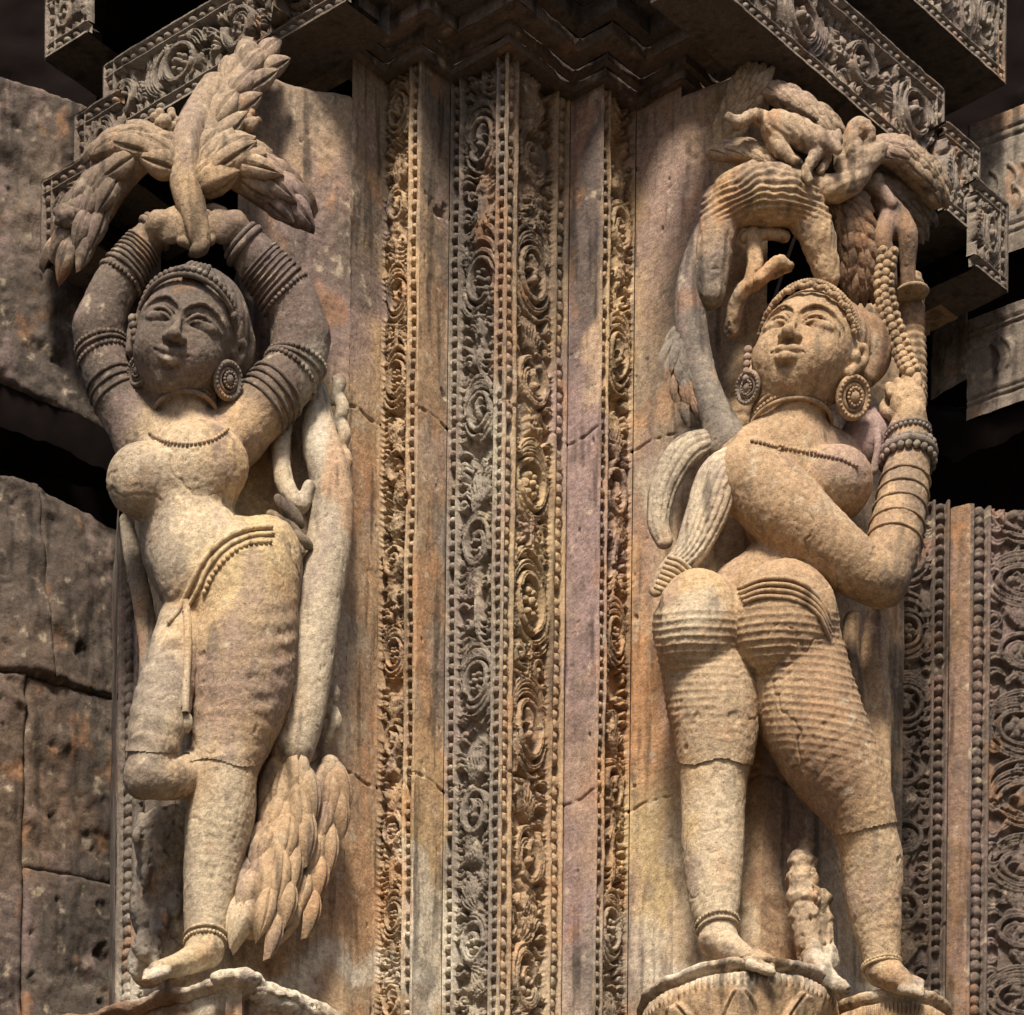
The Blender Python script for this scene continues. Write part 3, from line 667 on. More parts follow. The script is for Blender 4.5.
        if seed in (1, 11):                                       # old cracks and chips
            n = fbm(V[:,0], V[:,1], V[:,2], 75, 4, 300+seed); m = sst(.02, .3, fbm(V[:,0], V[:,1], V[:,2], 90, 2, 310+seed))
            _a, _b = SCR(V[:,0], V[:,1], V[:,2]); fc = np.where((_b < 540) & (_b > 270), .12, .7)
            V = V-N*(1.5*np.exp(-(n/.012)**2)*m*(sst(430, 445, SCR(V[:,0], V[:,1], V[:,2])[1]))*~((_a < 192) & (_b > 735)))[:,None]
            chp = fbm(V[:,0], V[:,1], V[:,2], 19, 3, 320+seed); V = V-N*(2.0*fc*sst(.45, .6, chp))[:,None]
            V = V+N*(.35*vnoise(V[:,0]/3.1, V[:,1]/3.1, V[:,2]/3.1, 7))[:,None]
        if fine is not None: V = V+N*fine(V, N)[:,None]
        s.N = N
        return V, Fq
def vnormals(V, F):
    a = V[F[:,0]]; b = V[F[:,1]]; c = V[F[:,2]]; d = V[F[:,-1]]
    n = np.cross(c-a, d-b); N = np.zeros_like(V)
    for q in range(F.shape[1]):
        for m in range(3): N[:,m] += np.bincount(F[:,q], n[:,m], len(V))
    return N/(np.linalg.norm(N, axis=1)[:,None]+1e-9)
def sub_shell(V, F, N, mask, off):
    """the faces whose corners are all inside mask, lifted by off(V) along the normals: a garment over the body"""
    f = F[mask[F].all(1)]; ids = np.unique(f); mp = np.full(len(V), -1); mp[ids] = np.arange(len(ids))
    o = off(V[ids]) if callable(off) else off
    return V[ids]+N[ids]*(np.asarray(o)[:,None] if np.ndim(o) else o), mp[f]
# small ornaments built directly
_us = None
def ball(c, r, sq=(1,1,1), nu=10, nv=7):
    t = np.linspace(0, 2*math.pi, nu, endpoint=False); p = np.linspace(0, math.pi, nv); T, Pp = np.meshgrid(t, p)
    V = np.stack([np.cos(T)*np.sin(Pp)*r*sq[0], np.sin(T)*np.sin(Pp)*r*sq[1], np.cos(Pp)*r*sq[2]], -1).reshape(-1,3)+np.array(c)
    i = np.arange(nu*nv).reshape(nv, nu); j = np.roll(i, -1, 1)
    return V, np.stack([i[:-1].ravel(), j[:-1].ravel(), j[1:].ravel(), i[1:].ravel()], 1)
def tube(pts, r, n=8, closed=False):
    pts = np.asarray(pts, float); m = len(pts); r = np.broadcast_to(np.asarray(r, float), (m,))
    if closed: t = np.roll(pts, -1, 0)-np.roll(pts, 1, 0)
    else: t = np.gradient(pts, axis=0)
    t /= np.linalg.norm(t, axis=1)[:,None]+1e-9
    up = np.array([.13, .97, .21]); u = np.cross(t, up); u /= np.linalg.norm(u, axis=1)[:,None]+1e-9; w = np.cross(t, u)
    a = np.linspace(0, 2*math.pi, n, endpoint=False)
    V = pts[:,None,:]+(u[:,None,:]*np.cos(a)[None,:,None]+w[:,None,:]*np.sin(a)[None,:,None])*r[:,None,None]
    i = np.arange(m*n).reshape(m, n); j = np.roll(i, -1, 1)
    if closed: i2 = np.roll(i, -1, 0); j2 = np.roll(j, -1, 0); F = np.stack([i.ravel(), j.ravel(), j2.ravel(), i2.ravel()], 1)
    else: F = np.stack([i[:-1].ravel(), j[:-1].ravel(), j[1:].ravel(), i[1:].ravel()], 1)
    return V.reshape(-1,3), F
def ring_pts(c, axis, r, n=48, tilt=None, sq=1.0):
    axis = np.array(axis, float)/np.linalg.norm(axis); u = np.cross(axis, [0.1,1,0.05]); u /= np.linalg.norm(u); w = np.cross(axis, u)
    a = np.linspace(0, 2*math.pi, n, endpoint=False); return np.array(c)+r*(np.cos(a)[:,None]*u+np.sin(a)[:,None]*w*sq)
def ring(B, c, axis, r, tr, bead=0.0):
    if bead:
        n = max(8, int(2*math.pi*r/(bead*1.9)))
        for p in ring_pts(c, axis, r, n): B.add(*ball(p, bead, nu=8, nv=6))
    else: B.add(*tube(ring_pts(c, axis, r), tr, closed=True))
    return B
def along(rows, f, n=6):
    """centre, axis and radius at fraction f of a limb"""
    q = catmull(rows, n); x = f*(len(q)-1); i = int(min(x, len(q)-2)); t = x-i; p = q[i]*(1-t)+q[i+1]*t; a = q[min(i+2, len(q)-1)][:3]-q[max(i-1, 0)][:3]
    return p[:3], a/np.linalg.norm(a), p[3]
def band_on(name, parent, rows, fs, kinds, base, k=1.0, sink=.3):
    B = Bag()
    for f, kd in zip(fs, kinds):
        c, a, r = along(rows, f)
        if kd[0] == 'b': ring(B, c, a, (r+sink)*k, 0, kd[1])
        else: ring(B, c, a, (r+sink)*k, kd[1])
    V, F = B.get(); return part(name, V, F, parent, base=base, seed=3)

def carve_head(Sc, C, R, s, mouth=1.0, asym=0):
    """a face with closed heavy lids, joined brows, nose, lips and chin. C centre, R frame, s half width"""
    C = np.array(C, float)
    def T(p): return C+R@(np.array(p, float)*s*np.array([1.0, .93, 1.0]))
    def pth(pts, rr, k, op='add', n=6):
        rr = np.broadcast_to(np.asarray(rr, float), (len(pts),)); Sc.path([list(T(p))+[r*s] for p, r in zip(pts, rr)], k*s, n, op)
    E = lambda c, r, k, op='add', RR=R: Sc.ell(T(c), np.array(r)*s, RR, k*s, op)
    E((0,.28,-.12), (1.0,1.0,1.02), .2)
    E((0,-.18,.10), (.92,1.04,.86), .25)
    E((0,-.60,.30), (.64,.50,.54), .25)
    E((0,-.98,.54), (.24,.18,.2), .16)
    for q in (-1, 1):
        E((q*.47,-.42,.52), (.34,.34,.33), .25)
        E((q*.44,.055,.93), (.33,.155,.13), .05, 'sub')                  # socket
        E((q*.43,.02,.70), (.30,.135,.215), .02)                         # eyeball under the lid
        pth([(q*.13,.03,.94),(q*.28,.155,.955),(q*.45,.185,.90),(q*.64,.13,.77),(q*.80,.04,.60)], .034, .015)       # upper lid fold
        pth([(q*.15,-.02,.91),(q*.30,.055,.93),(q*.45,.075,.885),(q*.62,.04,.765),(q*.78,-.02,.60)], .032, .01)     # lash line
        pth([(q*.16,-.045,.90),(q*.30,-.095,.905),(q*.46,-.11,.855),(q*.62,-.08,.75),(q*.76,-.02,.61)], .030, .012)
        pth([(q*.03,.20,1.0),(q*.16,.33,.985),(q*.38,.42,.92),(q*.62,.36,.77),(q*.84,.20,.54)], (.034,.040,.038,.034,.022), .025)  # brow
        E((q*.135,-.36,1.0), (.11,.085,.12), .04)                        # nostril wing
        E((q*.075,-.43,1.04), (.045,.035,.06), .02, 'sub')
        E((q*.40,-.60,.75), (.05,.05,.05), .06, 'sub')                   # mouth corner
    pth([(0,.16,.97),(0,.0,1.0),(0,-.18,1.07),(0,-.32,1.14)], (.05,.06,.08,.11), .07)
    E((0,-.34,1.12), (.125,.11,.13), .05)
    pth([(-.37,-.585,.79),(-.17,-.585,.945),(0,-.62,.985),(.17,-.585,.945),(.37,-.585,.79)], (.03,.068,.066,.068,.03), .03)
    pth([(-.27,-.68,.83),(0,-.775,.95),(.27,-.68,.83)], (.04,.090,.04), .03)
    pth([(-.41,-.585,.80),(-.17,-.655,1.01),(0,-.69,1.05),(.17,-.655,1.01),(.41,-.585,.80)], .021, .01, 'sub')
    E((0,-.87,.86), (.20,.04,.07), .06, 'sub')
    return T
def carve_ear(Sc, T, q, s):
    Sc.path([list(T(p))+[r*s] for p, r in (((q*.99,.16,.02),.09),((q*1.10,.22,-.10),.09),((q*1.14,.02,-.16),.08),((q*1.06,-.22,-.06),.09),((q*1.0,-.42,.02),.10))], .05*s, 5)
    Sc.ell(T((q*1.0,-.05,-.06)), (.10*s,.22*s,.15*s), None, .06*s)
def carve_hand(Sc, wrist, palm_c, palm_R, s, curls, k=1.5, thumb=1):
    """palm plus five separate fingers. palm_R columns: across, along (towards fingers), out of the back of the hand"""
    Rm = palm_R; C = np.array(palm_c, float)
    T = lambda p: C+Rm@(np.array(p, float)*s)
    Sc.path([list(wrist)+[.42*s], list(T((0,-.45,0)))+[.44*s]], 4, 0)
    Sc.ell(T((0,0,0)), (.52*s,.58*s,.27*s), Rm, 3)
    for q, (x, ln) in enumerate(((-.40,.82),(-.14,.98),(.13,.93),(.38,.74))):
        a = 0; p = np.array([x, .42, 0.]); rows = [list(T(p))+[.150*s]]; seg = ln*.40
        for j in range(3):
            a += math.radians(curls[j]); p = p+np.array([x*.06, math.cos(a)*seg, -math.sin(a)*seg]); rows.append(list(T(p))+[(.142-.018*j)*s]); seg *= .80
        Sc.path(rows, k*.5, 3)
    th = [(thumb*.42,-.18,-.05,.17),(thumb*.66,.10,-.22,.155),(thumb*.66,.38,-.42,.14),(thumb*.52,.56,-.58,.12)]
    Sc.path([list(T(t[:3]))+[t[3]*s] for t in th], k*.6, 3)
def leaf_mesh(a, dr, nn, L_, w, rnd, arch=.38, lift=.10, curl=.12):
    """one lens-shaped carved leaf with a sunk midrib and side veins"""
    nu, nv = 17, 13; u = np.linspace(0, 1, nu); v = np.linspace(-1.12, 1.12, nv); U, V_ = np.meshgrid(u, v)
    Wd = np.clip(np.sin(math.pi*np.clip(U*.94+.06, 0, 1)**.85), .02, 1)**.8*w*.5
    vv = np.clip(V_, -1, 1); side = np.cross(dr, nn)
    H = w*arch*np.sqrt(np.clip(1-vv**2*.92, 0, 1))*np.clip(Wd/(w*.5), .12, 1)-w*.20*np.exp(-(vv/.11)**2)*sst(0,.15,U)*sst(1.02,.7,U)
    H = H-.75*np.abs(np.sin((U*9+np.abs(vv)*2.2)*math.pi*.5))*(np.abs(vv) > .2)
    H = np.where(np.abs(V_) > 1.01, -w*.35, H)
    Q = np.array(a)+dr*(U*L_)[...,None]+side*(Wd*V_)[...,None]+nn*(H+lift*L_*U-curl*L_*U**3)[...,None]
    return Q.reshape(-1,3), gridF(nu, nv)
def leafy(Bg, spine, w, ln, n, up, phis=(-72,-28,18,62), splay=.5, seed=0, start=0.0, end=1.0, lift=.06, arch=.36):
    """shingled leaves over a spine (x,d,z,r rows): rows of leaves at angles phi round its front"""
    rnd = random.Random(seed); q = catmull(spine, 10); up = np.array(up, float)/np.linalg.norm(up); m = len(q)-1
    for i in range(n):
        for kx, ph in enumerate(phis):
            f = start+(end-start)*(i+(.5 if kx % 2 else 0)+rnd.uniform(-.1,.1))/n; f = min(max(f, 0), 1); x = f*m; j = int(min(x, m-1)); t = x-j; p = q[j]*(1-t)+q[j+1]*t
            ax = q[min(j+1, m)][:3]-q[max(j-1, 0)][:3]; ax = ax/np.linalg.norm(ax)
            out = up-ax*(up@ax); out /= np.linalg.norm(out); sd = np.cross(ax, out); a_ = math.radians(ph+rnd.uniform(-6,6))
            rad = out*math.cos(a_)+sd*math.sin(a_); dr = ax+sd*math.sin(a_)*splay*rnd.uniform(.8,1.2); dr /= np.linalg.norm(dr)
            nn = rad-dr*(rad@dr); nn /= np.linalg.norm(nn); L_ = ln*rnd.uniform(.85,1.12)*(1-.15*f); w_ = w*rnd.uniform(.9,1.1)*(1-.15*f)
            V, F = leaf_mesh(p[:3]+rad*p[3]*.86, dr, nn, L_, w_, rnd, arch=arch, lift=lift, curl=lift+.06+.1*f)
            V = V+nn*(.4*fbm(V[:,0], V[:,1], V[:,2], 7, 2, seed))[:,None]; Bg.add(V, F)
    return Bg
def rough_panel(a, b, z0f, z1f, name, parent, base, seed, ztopfun=None, res=2.0, rough=3, bulge=0, marks=0):
    a = np.array(a, float); b = np.array(b, float); L_ = np.linalg.norm(b-a); nu = int(L_/res)+2; nv = int((z1f-z0f)/res)+2
    U, V = np.meshgrid(np.linspace(0,1,nu), np.linspace(0,1,nv)); top = np.full(nu, z1f) if ztopfun is None else ztopfun(np.linspace(0,1,nu))
    Z = z0f+V*(top[None,:]-z0f); X = a[0]+(b[0]-a[0])*U; D = a[1]+(b[1]-a[1])*U
    t = (b-a)/L_; n = np.array([-t[1], t[0]]); n = n if n[1] > 0 else -n
    h = rough*fbm(X, D, Z, 34, 5, seed)+rough*.4*fbm(X, D, Z, 9, 2, seed+3)+bulge*np.sin(U*math.pi)
    e = np.clip(np.minimum(U, 1-U)*L_/5, 0, 1); h = h*e-3.0*sst(.42, .6, fbm(X, D, Z*.8, 18, 3, seed+9))*e
    for jz in JOINTS[:2]: h = h-3*e*np.exp(-((Z-jz-4*vnoise(U*6, U*0, U*0, seed))/1.5)**2)
    if marks: h = h-marks*np.exp(-(np.sin((Z+.5*X+4*fbm(X,D,Z,20,2,4))/4.5))**2*3)*sst(.1,.4,fbm(X, D, Z, 50, 2, seed+19))
    e2 = np.clip((top[None,:]-Z)/8, 0, 1); h = h-6*(1-e2)**2
    return part(name, np.stack([X+n[0]*h, D+n[1]*h, Z], -1).reshape(-1,3), gridF(nu, nv), parent, base=base, seed=seed)
# ------------------------------------------------------------------ left pier slab, tree and statue
def zof(px, py, d): return P(px, py, d)[2]
ls = thing('carved_slab', P(240, 900, -20), 'rough stone slab carved with the smiling statue and its palm, left of the corner pier', 'slab')
pl = [(L4[0], L4[1]), P(292, 500, 14)[:2], P(235, 500, 20)[:2], P(178, 500, -20)[:2], P(148, 500, -72)[:2]]
tops = [zof(345, 92, L4[1]), zof(292, 82, 14), zof(262, 60, 20), zof(178, 480, -20), zof(148, 520, -72)]
for i in range(4):
    t0, t1 = tops[i], tops[i+1]
    if i == 2: t0 = zof(235, 260, 20)
    rough_panel(pl[i+1], pl[i], ZBOT, max(t0, t1), 'slab_face', ls, 'tan', 200+i, ztopfun=lambda u, t0=t0, t1=t1: t1+(t0-t1)*u, rough=2.6, marks=1.2)
rough_panel(P(152, 500, -240)[:2], pl[4], ZBOT, zof(148, 520, -72), 'slab_side', ls, 'grey', 207, rough=3)
# recessed bead pilaster left of the statue
w_ = 62
HCk = HC; HC = zof(125, 500, -90)-ZBOT
h_ = face_relief(w_, [('rail',4),('bead',13),('rail',5),('scroll',34)], 881, 92, 8); Vx, Fx = _sheet_exact(P(117, 700, -122)[:2], P(170, 700, -74)[:2], h_, ZBOT, ZBOT+HC)
HC = HCk
lp = thing('side_pilaster', P(130, 900, -100), 'narrow shaded pilaster with one bead row behind the smiling statue', 'pilaster')
part('bead_panel', Vx, Fx, lp, base='grey', seed=4)
Vx, Fx = sheet(P(117, 700, -122)[:2], P(112, 700, -260)[:2], ZBOT, ZBOT+HCk-0 if False else zof(117, 500, -122), res=3); part('return_face', Vx, Fx, lp, base='dark', seed=4)

fig = thing('statue', P(210, 960, 70), 'smiling stone woman facing us with both arms raised under a palm, one knee bent', 'statue')
H_ = 1.35
lo = P(60, 1000, -20); hi = P(350, 180, 0)
Sc = Sculpt((P(62,600,0)[0], -25, zof(200, 992, 110)), (P(345,600,0)[0], 152, zof(200, 196, 40)), H_)
pp = lambda x, y, d: P(x, y, d)
# torso
Sc.path(pr([(190,468,60,38),(189,475,64,50),(186,515,64,45),(188,545,66,42)]), 14, 5)
Sc.path(pr([(146,442,60,26),(186,446,62,22),(234,436,62,28)]), 12, 5)
Sc.path(pr([(188,545,66,42),(206,566,68,52),(228,592,68,57)]), 16, 5)
Sc.ell(pp(262,566,66), (38,40,46), None, 16)
Sc.ell(pp(196,566,92), (40,27,44), None, 12)
Sc.ell(pp(140,479,90), (33,28,34), None, 14)
Sc.ell(pp(206,466,94), (42,31,37), None, 14)
Sc.ell(pp(174,553,121), (4.5,7,5), None, 3, 'sub')          # navel
# legs
leg1 = pr([(240,596,72,56),(241,640,76,54),(239,690,78,50),(229,745,80,37),(223,772,80,34),(220,815,76,34),(213,860,73,29),(207,910,74,23),(205,946,78,19)])
Sc.path(leg1, 12, 5)
Sc.path(pr([(205,952,80,18),(186,962,94,14),(158,970,108,10)]), 5, 5, flat=((0,0,1),1.25))
for q in range(5): Sc.path(pr([(172-q*2,966+q*1.5,92+q*7,5.2),(156-q*1.5,969+q*2,99+q*7,4.6),(147-q*.5,972+q*2,103+q*7,3.6)]), 1.2, 3)
leg2 = pr([(190,616,74,28),(172,668,90,26),(158,720,104,27),(149,764,108,22)])
Sc.path(leg2, 3.5, 5)
Sc.path(pr([(146,776,110,19),(172,778,100,19),(196,772,78,19),(224,764,46,17)]), 3, 5)
Sc.ell(pp(141,778,112), (17,14,18), None, 7)
# arms
arm1 = pr([(142,438,60,26),(115,392,58,24),(102,352,56,24),(99,326,58,25)])
fore1 = pr([(99,326,58,25),(114,288,64,23),(140,250,72,19),(158,228,78,15)])
arm2 = pr([(236,434,60,29),(268,400,62,30),(294,368,62,29),(301,340,64,28)])
fore2 = pr([(301,340,64,28),(291,304,70,26),(262,266,80,22),(240,240,86,17)])
Sc.path(arm1, 12, 5); Sc.path(fore1, 6, 5); Sc.path(arm2, 12, 5); Sc.path(fore2, 6, 5)
# neck and head
Sc.path(pr([(186,436,64,31),(184,404,70,27),(186,380,72,29)]), 8, 5)
HR = rotm(roll=17, pitch=-10, yaw=-11); HC_ = pp(185, 340, 86); hs = 50
Th = carve_head(Sc, HC_, HR, hs)
for q in (-1, 1): carve_ear(Sc, Th, q, hs)
# hands around the palm stem
Rh = np.stack([np.array([.25,.1,.96]), np.array([.93,.3,-.2]), np.array([-.3,.9,.1])], 1); Rh, _ = np.linalg.qr(Rh); Rh = Rh*np.sign((Rh*np.stack([[.25,.1,.96],[.93,.3,-.2],[-.3,.9,.1]],1)).sum(0))
carve_hand(Sc, fore1[-1][:3], pp(172,226,96), Rh, 31, (25, 55, 45), thumb=1)
Rh2 = np.stack([[-.2,.1,.96],[-.93,.3,.25],[.3,.9,-.05]], 1); q_, _ = np.linalg.qr(Rh2); q_ = q_*np.sign((q_*Rh2).sum(0))
carve_hand(Sc, fore2[-1][:3], pp(221,226,100), q_, 31, (35, 55, 45), thumb=1)
V, F = Sc.mesh(rough=.75, seed=1); N = vnormals(V, F[:, ::-1]); N = Sc.N
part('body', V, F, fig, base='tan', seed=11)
# skirt: a thin shell over hips and thighs with clinging folds
sx, sy = SCR(V[:,0], V[:,1], V[:,2])
wl = 522+ (250-sx)*.48 + np.clip(190-sx, 0, 40)*.9        # girdle line falls to the left
msk = (sy > wl+6) & (sy < np.where(sx > 189, 763+4*np.sin(sx/12), 748+.03*sx)) & (V[:,1] > -10) & (sx < 302) & ~((sx < 186) & (V[:,1] < 60) & (sy > 740))
def wl_f(x): return 528+(250-x)*.48+np.clip(190-x, 0, 40)*.9
def folds(v):
    X, Y = SCR(v[:,0], v[:,1], v[:,2])
    k = np.sin((Y+.0016*(X-235)**2*1.2+5*fbm(v[:,0], v[:,1], v[:,2], 40, 3, 3))/3.4)
    e = np.clip(fbm(v[:,0], v[:,1], v[:,2], 60, 2, 13)+.55, 0, 1)*sst(560, 640, Y)
    return .5+1.0*sst(wl_f(X)+4, wl_f(X)+14, Y)+.85*k*e
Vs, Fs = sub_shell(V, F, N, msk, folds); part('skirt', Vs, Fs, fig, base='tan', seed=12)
# girdle of two cords and beads
def on_body(pts, lift=2.0):
    """drops screen-authored points on the statue's surface"""
    out = []
    for x, y in pts:
        j = np.where((abs(sx-x) < 2.5) & (abs(sy-y) < 2.5))[0]
        d = V[j,1].max()+lift if len(j) else 60
        out.append(P(x, y, d))
    return np.array(out)
def cord(pts, r, B, lift=2.0, beadr=0, n=10, onb=on_body):
    q = catmull(np.array(pts, float), n); w = onb(q, lift)
    if len(w) > 4:
        ker = np.array([.25,.5,.25]); 
        for _ in range(3): w[1:-1,1] = w[:-2,1]*.25+w[1:-1,1]*.5+w[2:,1]*.25
    if beadr:
        seg = np.linalg.norm(np.diff(w, axis=0), axis=1); T = np.concatenate([[0], np.cumsum(seg)])
        for t in np.arange(0, T[-1], beadr*2.1): B.add(*ball([np.interp(t, T, w[:,m]) for m in range(3)], beadr, nu=8, nv=6))
    else: B.add(*tube(w, r))
    return B
B = Bag()
cord([(272,526),(245,529),(222,540),(203,560),(190,585),(178,610),(168,622)], 2.6, B); cord([(274,533),(248,536),(226,547),(208,567),(196,592),(184,612)], 2.2, B)
cord([(270,541),(250,543),(232,552),(214,572),(203,594)], 0, B, beadr=2.6)
part('girdle', *B.get(), fig, base='gold')
B = Bag(); cord([(186,600),(188,640),(186,680),(185,712)], 4.2, B, 1); 
part('sash', *B.get(), fig, base='tan')
o = Bag(); o.add(*ball(P(186,722,112), 7, (1,1,1.5))); part('tassel', *o.get(), fig, base='grey')
# necklace, collar of three rows
B = Bag(); ax = np.array([.02,-.25,1.]);
for i, (y, r, kd) in enumerate(((404,30,0),(410,30.5,2.3),(417,32,0))):
    c = pp(184, y, 72)
    ring(B, c, ax, r, 2.2 if not kd else 0, kd)
part('necklace', *B.get(), fig, base='tan')
B = Bag(); cord([(150,432),(165,440),(190,443),(214,438),(228,428)], 0, B, beadr=2.0, lift=.6); part('bead_chain', *B.get(), fig, base='tan')
B = Bag(); cord([(176,444),(190,440),(206,434)], 1.0, B, lift=-.2); 
# armlets and bangles
band_on('armlet', fig, arm1, (.30,.36,.42), (('t',1.8),('t',1.8),('t',1.8)), 'grey', 1.0)
band_on('armlet', fig, arm1, (.62,.69,.76), (('b',2.4),('t',2.0),('b',2.4)), 'grey', 1.0)
band_on('armlet', fig, arm2, (.26,.32,.38,.44), (('t',2.0),('t',2.0),('t',2.0),('t',2.0)), 'grey', 1.0)
band_on('armlet', fig, arm2, (.60,.67,.74), (('b',2.7),('t',2.1),('b',2.7)), 'grey', 1.0)
band_on('bangle', fig, fore1, (.42,.48,.52,.56,.60,.64,.68,.72), (('b',2.4),('t',2.0))+(('t',1.3),)*6, 'dark', 1.0, .6)
band_on('bangle', fig, fore1, (.93,1.0), (('t',3.4),('t',2.6)), 'grey', 1.02, 1)
band_on('bangle', fig, fore2, (.42,.47,.51,.55,.59,.63,.67,.71), (('b',2.4),('t',2.0))+(('t',1.3),)*6, 'dark', 1.0, .6)
band_on('bangle', fig, fore2, (.93,1.0), (('t',3.6),('t',2.6)), 'grey', 1.02, 1)
band_on('anklet', fig, leg1, (.965,.985), (('t',1.8),('b',2.0)), 'gold', 1.0, .6)
# hair, diadem and earrings
SH_ = Sculpt((P(118,340,0)[0], 20, zof(190, 440, 80)), (P(262,340,0)[0], 150, zof(190, 258, 80)), 1.2)
def TT(p): return Th(p)
SH_.ell(TT((0,.42,-.30)), (1.12*hs,1.02*hs,1.0*hs), HR, 2)
SH_.ell(TT((.55,.15,-.62)), (.75*hs,.8*hs,.6*hs), HR, 8)
SH_.ell(TT((0,-.10,.50)), (.98*hs,.86*hs,1.06*hs), HR, 1.5, 'sub')
def hairf(v, n):
    q = (v-np.array(Th((0,0,0))))@HR/hs; a = np.arctan2(q[:,0], q[:,2]+.3); return .9*np.sin(a*26+q[:,1]*3)*.8
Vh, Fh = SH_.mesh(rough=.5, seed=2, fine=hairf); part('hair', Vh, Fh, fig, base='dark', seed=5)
B = Bag()
def hp(p, lift=0.0): return Th(p)
arc = [(-.97,.30,.25),(-.80,.62,.55),(-.45,.84,.78),(0,.92,.86),(.45,.84,.78),(.80,.62,.55),(.97,.30,.25)]
w = catmull(np.array([hp(p) for p in arc]), 8)
B.add(*tube(w, 2.8))
for i in range(0, len(w), 2): B.add(*ball(w[i]+HR@np.array([0,4.2,1.0]), 3.1, nu=8, nv=6))
for a_, b_ in ((.55,.95),(.75,.72),(.90,.48)):
    for q in range(4): B.add(*ball(hp((a_-.02*q, b_-.03*q+.02, .45-.12*q)), 4.2-.3*q, nu=9, nv=6))
for q in range(5): B.add(*tube(catmull(np.array([hp((-.18+.09*q,.90,.80)), hp((-.20+.10*q,1.15,.62)), hp((-.14+.08*q,1.32,.40))]), 5), [3.2]*5+[2.8]*5+[1.6]))
part('diadem', *B.get(), fig, base='grey')
def earring(c, r, R, name_parent, tilt=(1,.25,0), base='grey', n=3):
    B = Bag(); ax = np.array(tilt, float)
    ring(B, c, ax, r, r*.20); ring(B, c, ax, r*.66, r*.13); ring(B, c+ax/np.linalg.norm(ax)*r*.12, ax, r*1.02, 0, r*.13)
    V_, F_ = ball(c, r*.40, (1,1,1)); B.add(V_, F_)
    ring(B, c+ax/np.linalg.norm(ax)*r*.22, ax, r*.45, 0, r*.10)
    return part('earring', *B.get(), name_parent, base=base)
earring(pp(228,380,98), 15, HR, fig, (.6,.85,-.3)); earring(pp(138,370,88), 12, HR, fig, (-.75,.6,-.2))
B = Bag()
for q in range(5): B.add(*ball(pp(132+1.0*q, 318+7*q, 92), 4.4-.3*q, nu=9, nv=6))
part('ear_ornament', *B.get(), fig, base='grey'); B = Bag()
for q in range(5): B.add(*ball(pp(234+2*q, 330+6*q, 84), 5-.3*q, nu=9, nv=6))
part('ear_ornament', *B.get(), fig, base='grey')
del Sc, SH_

# palm: stem, trunk and fronds
palm = thing('carved_palm', P(300, 960, 40), 'carved palm beside the smiling statue, its fronds spread over her raised hands', 'tree')
def sculpt_px(x0, x1, y0, y1, d0, d1, h): return Sculpt((P(x0,(y0+y1)/2,0)[0]-12, d0, zof(x0, y1, d1)-12), (P(x1,(y0+y1)/2,0)[0]+12, d1, zof(x0, y0, d0)+12), h)
T1 = sculpt_px(205, 350, 400, 965, 0, 110, 1.6)
T1.path(pr([(316,392,34,12),(320,440,42,18),(331,482,46,21),(329,540,48,23),(318,600,50,24),(310,660,52,24),(301,715,54,23),(292,748,56,22)]), 5, 6)
T1.path(pr([(290,398,34,8),(282,440,44,9),(284,480,52,9),(300,505,58,8),(309,486,60,6)]), 3, 6)
T1.ell(pp(291,748,60), (20,17,6), None, 2)
V, F = T1.mesh(rough=.7, seed=3); part('trunk', V, F, palm, base='pale', seed=21)
T1 = sculpt_px(265, 312, 490, 560, 30, 110, 1.2)       # knot of leaves by the hip
for q, (x, y, a) in enumerate(((284,508,-.2),(278,522,.1),(283,536,.4),(292,548,.7),(294,515,-.1),(291,530,.3),(300,540,.6))):
    dr = np.array([math.cos(a+2.6), .35, math.sin(a+2.2)]); dr /= np.linalg.norm(dr); nn = np.array([-.3,.95,.1]); nn -= dr*(nn@dr); nn /= np.linalg.norm(nn)
    T1.ell(pp(x, y, 78-q), (6.5, 15, 7), np.stack([np.cross(dr, nn), dr, nn], 1), .8)
V, F = T1.mesh(rough=.5, seed=4); part('leaf_knot', V, F, palm, base='dark', seed=22)
T1 = sculpt_px(215, 350, 735, 965, 20, 125, 1.6)       # leafy foot of the trunk
sp = pr([(292,752,50,15),(290,800,54,19),(276,850,60,24),(262,900,68,25),(252,926,72,12)]); T1.path(sp, 3, 6)
sp2 = pr([(330,765,36,10),(328,800,38,13),(314,850,44,15),(302,895,50,16),(290,922,56,8)]); T1.path(sp2, 3, 6)
V, F = T1.mesh(rough=.6, seed=5); B = Bag(); B.add(V, F)
leafy(B, sp, 25, 66, 5, (-.15,1,.1), phis=(-70,-22,24,66), splay=.30, seed=5, end=.93); leafy(B, sp2, 20, 56, 5, (.1,1,.1), phis=(-60,-5,45), splay=.35, seed=6, end=.93)
part('leafy_base', *B.get(), palm, base='tan', seed=23)
T1 = sculpt_px(125, 205, 780, 975, -70, 100, 1.7)
for x, y, d, r in ((158,842,6,(24,22,34)),(170,870,-4,(22,22,40)),(156,905,-14,(26,22,40)),(172,940,-10,(24,22,34)),(150,960,-10,(22,22,26)),(178,832,8,(15,16,26))): T1.ell(pp(x, y, d), r, None, 12)
rnd = random.Random(77)
for q in range(34): T1.ell(pp(rnd.uniform(138,188), rnd.uniform(822,970), rnd.uniform(-8,22)), (rnd.uniform(5,13),rnd.uniform(5,9),rnd.uniform(6,16)), None, 4)
V, F = T1.mesh(rough=2.6, seed=67); part('rough_stone', V, F, ls, base='grey', seed=24)
T1 = sculpt_px(118, 165, 500, 720, -10, 70, 1.6)        # scarf falling behind the bent leg
T1.path(pr([(126,520,20,7),(134,560,22,10),(144,610,24,11),(149,660,26,10),(142,705,24,8)]), 2, 6, flat=((.3,1,0),1.8))
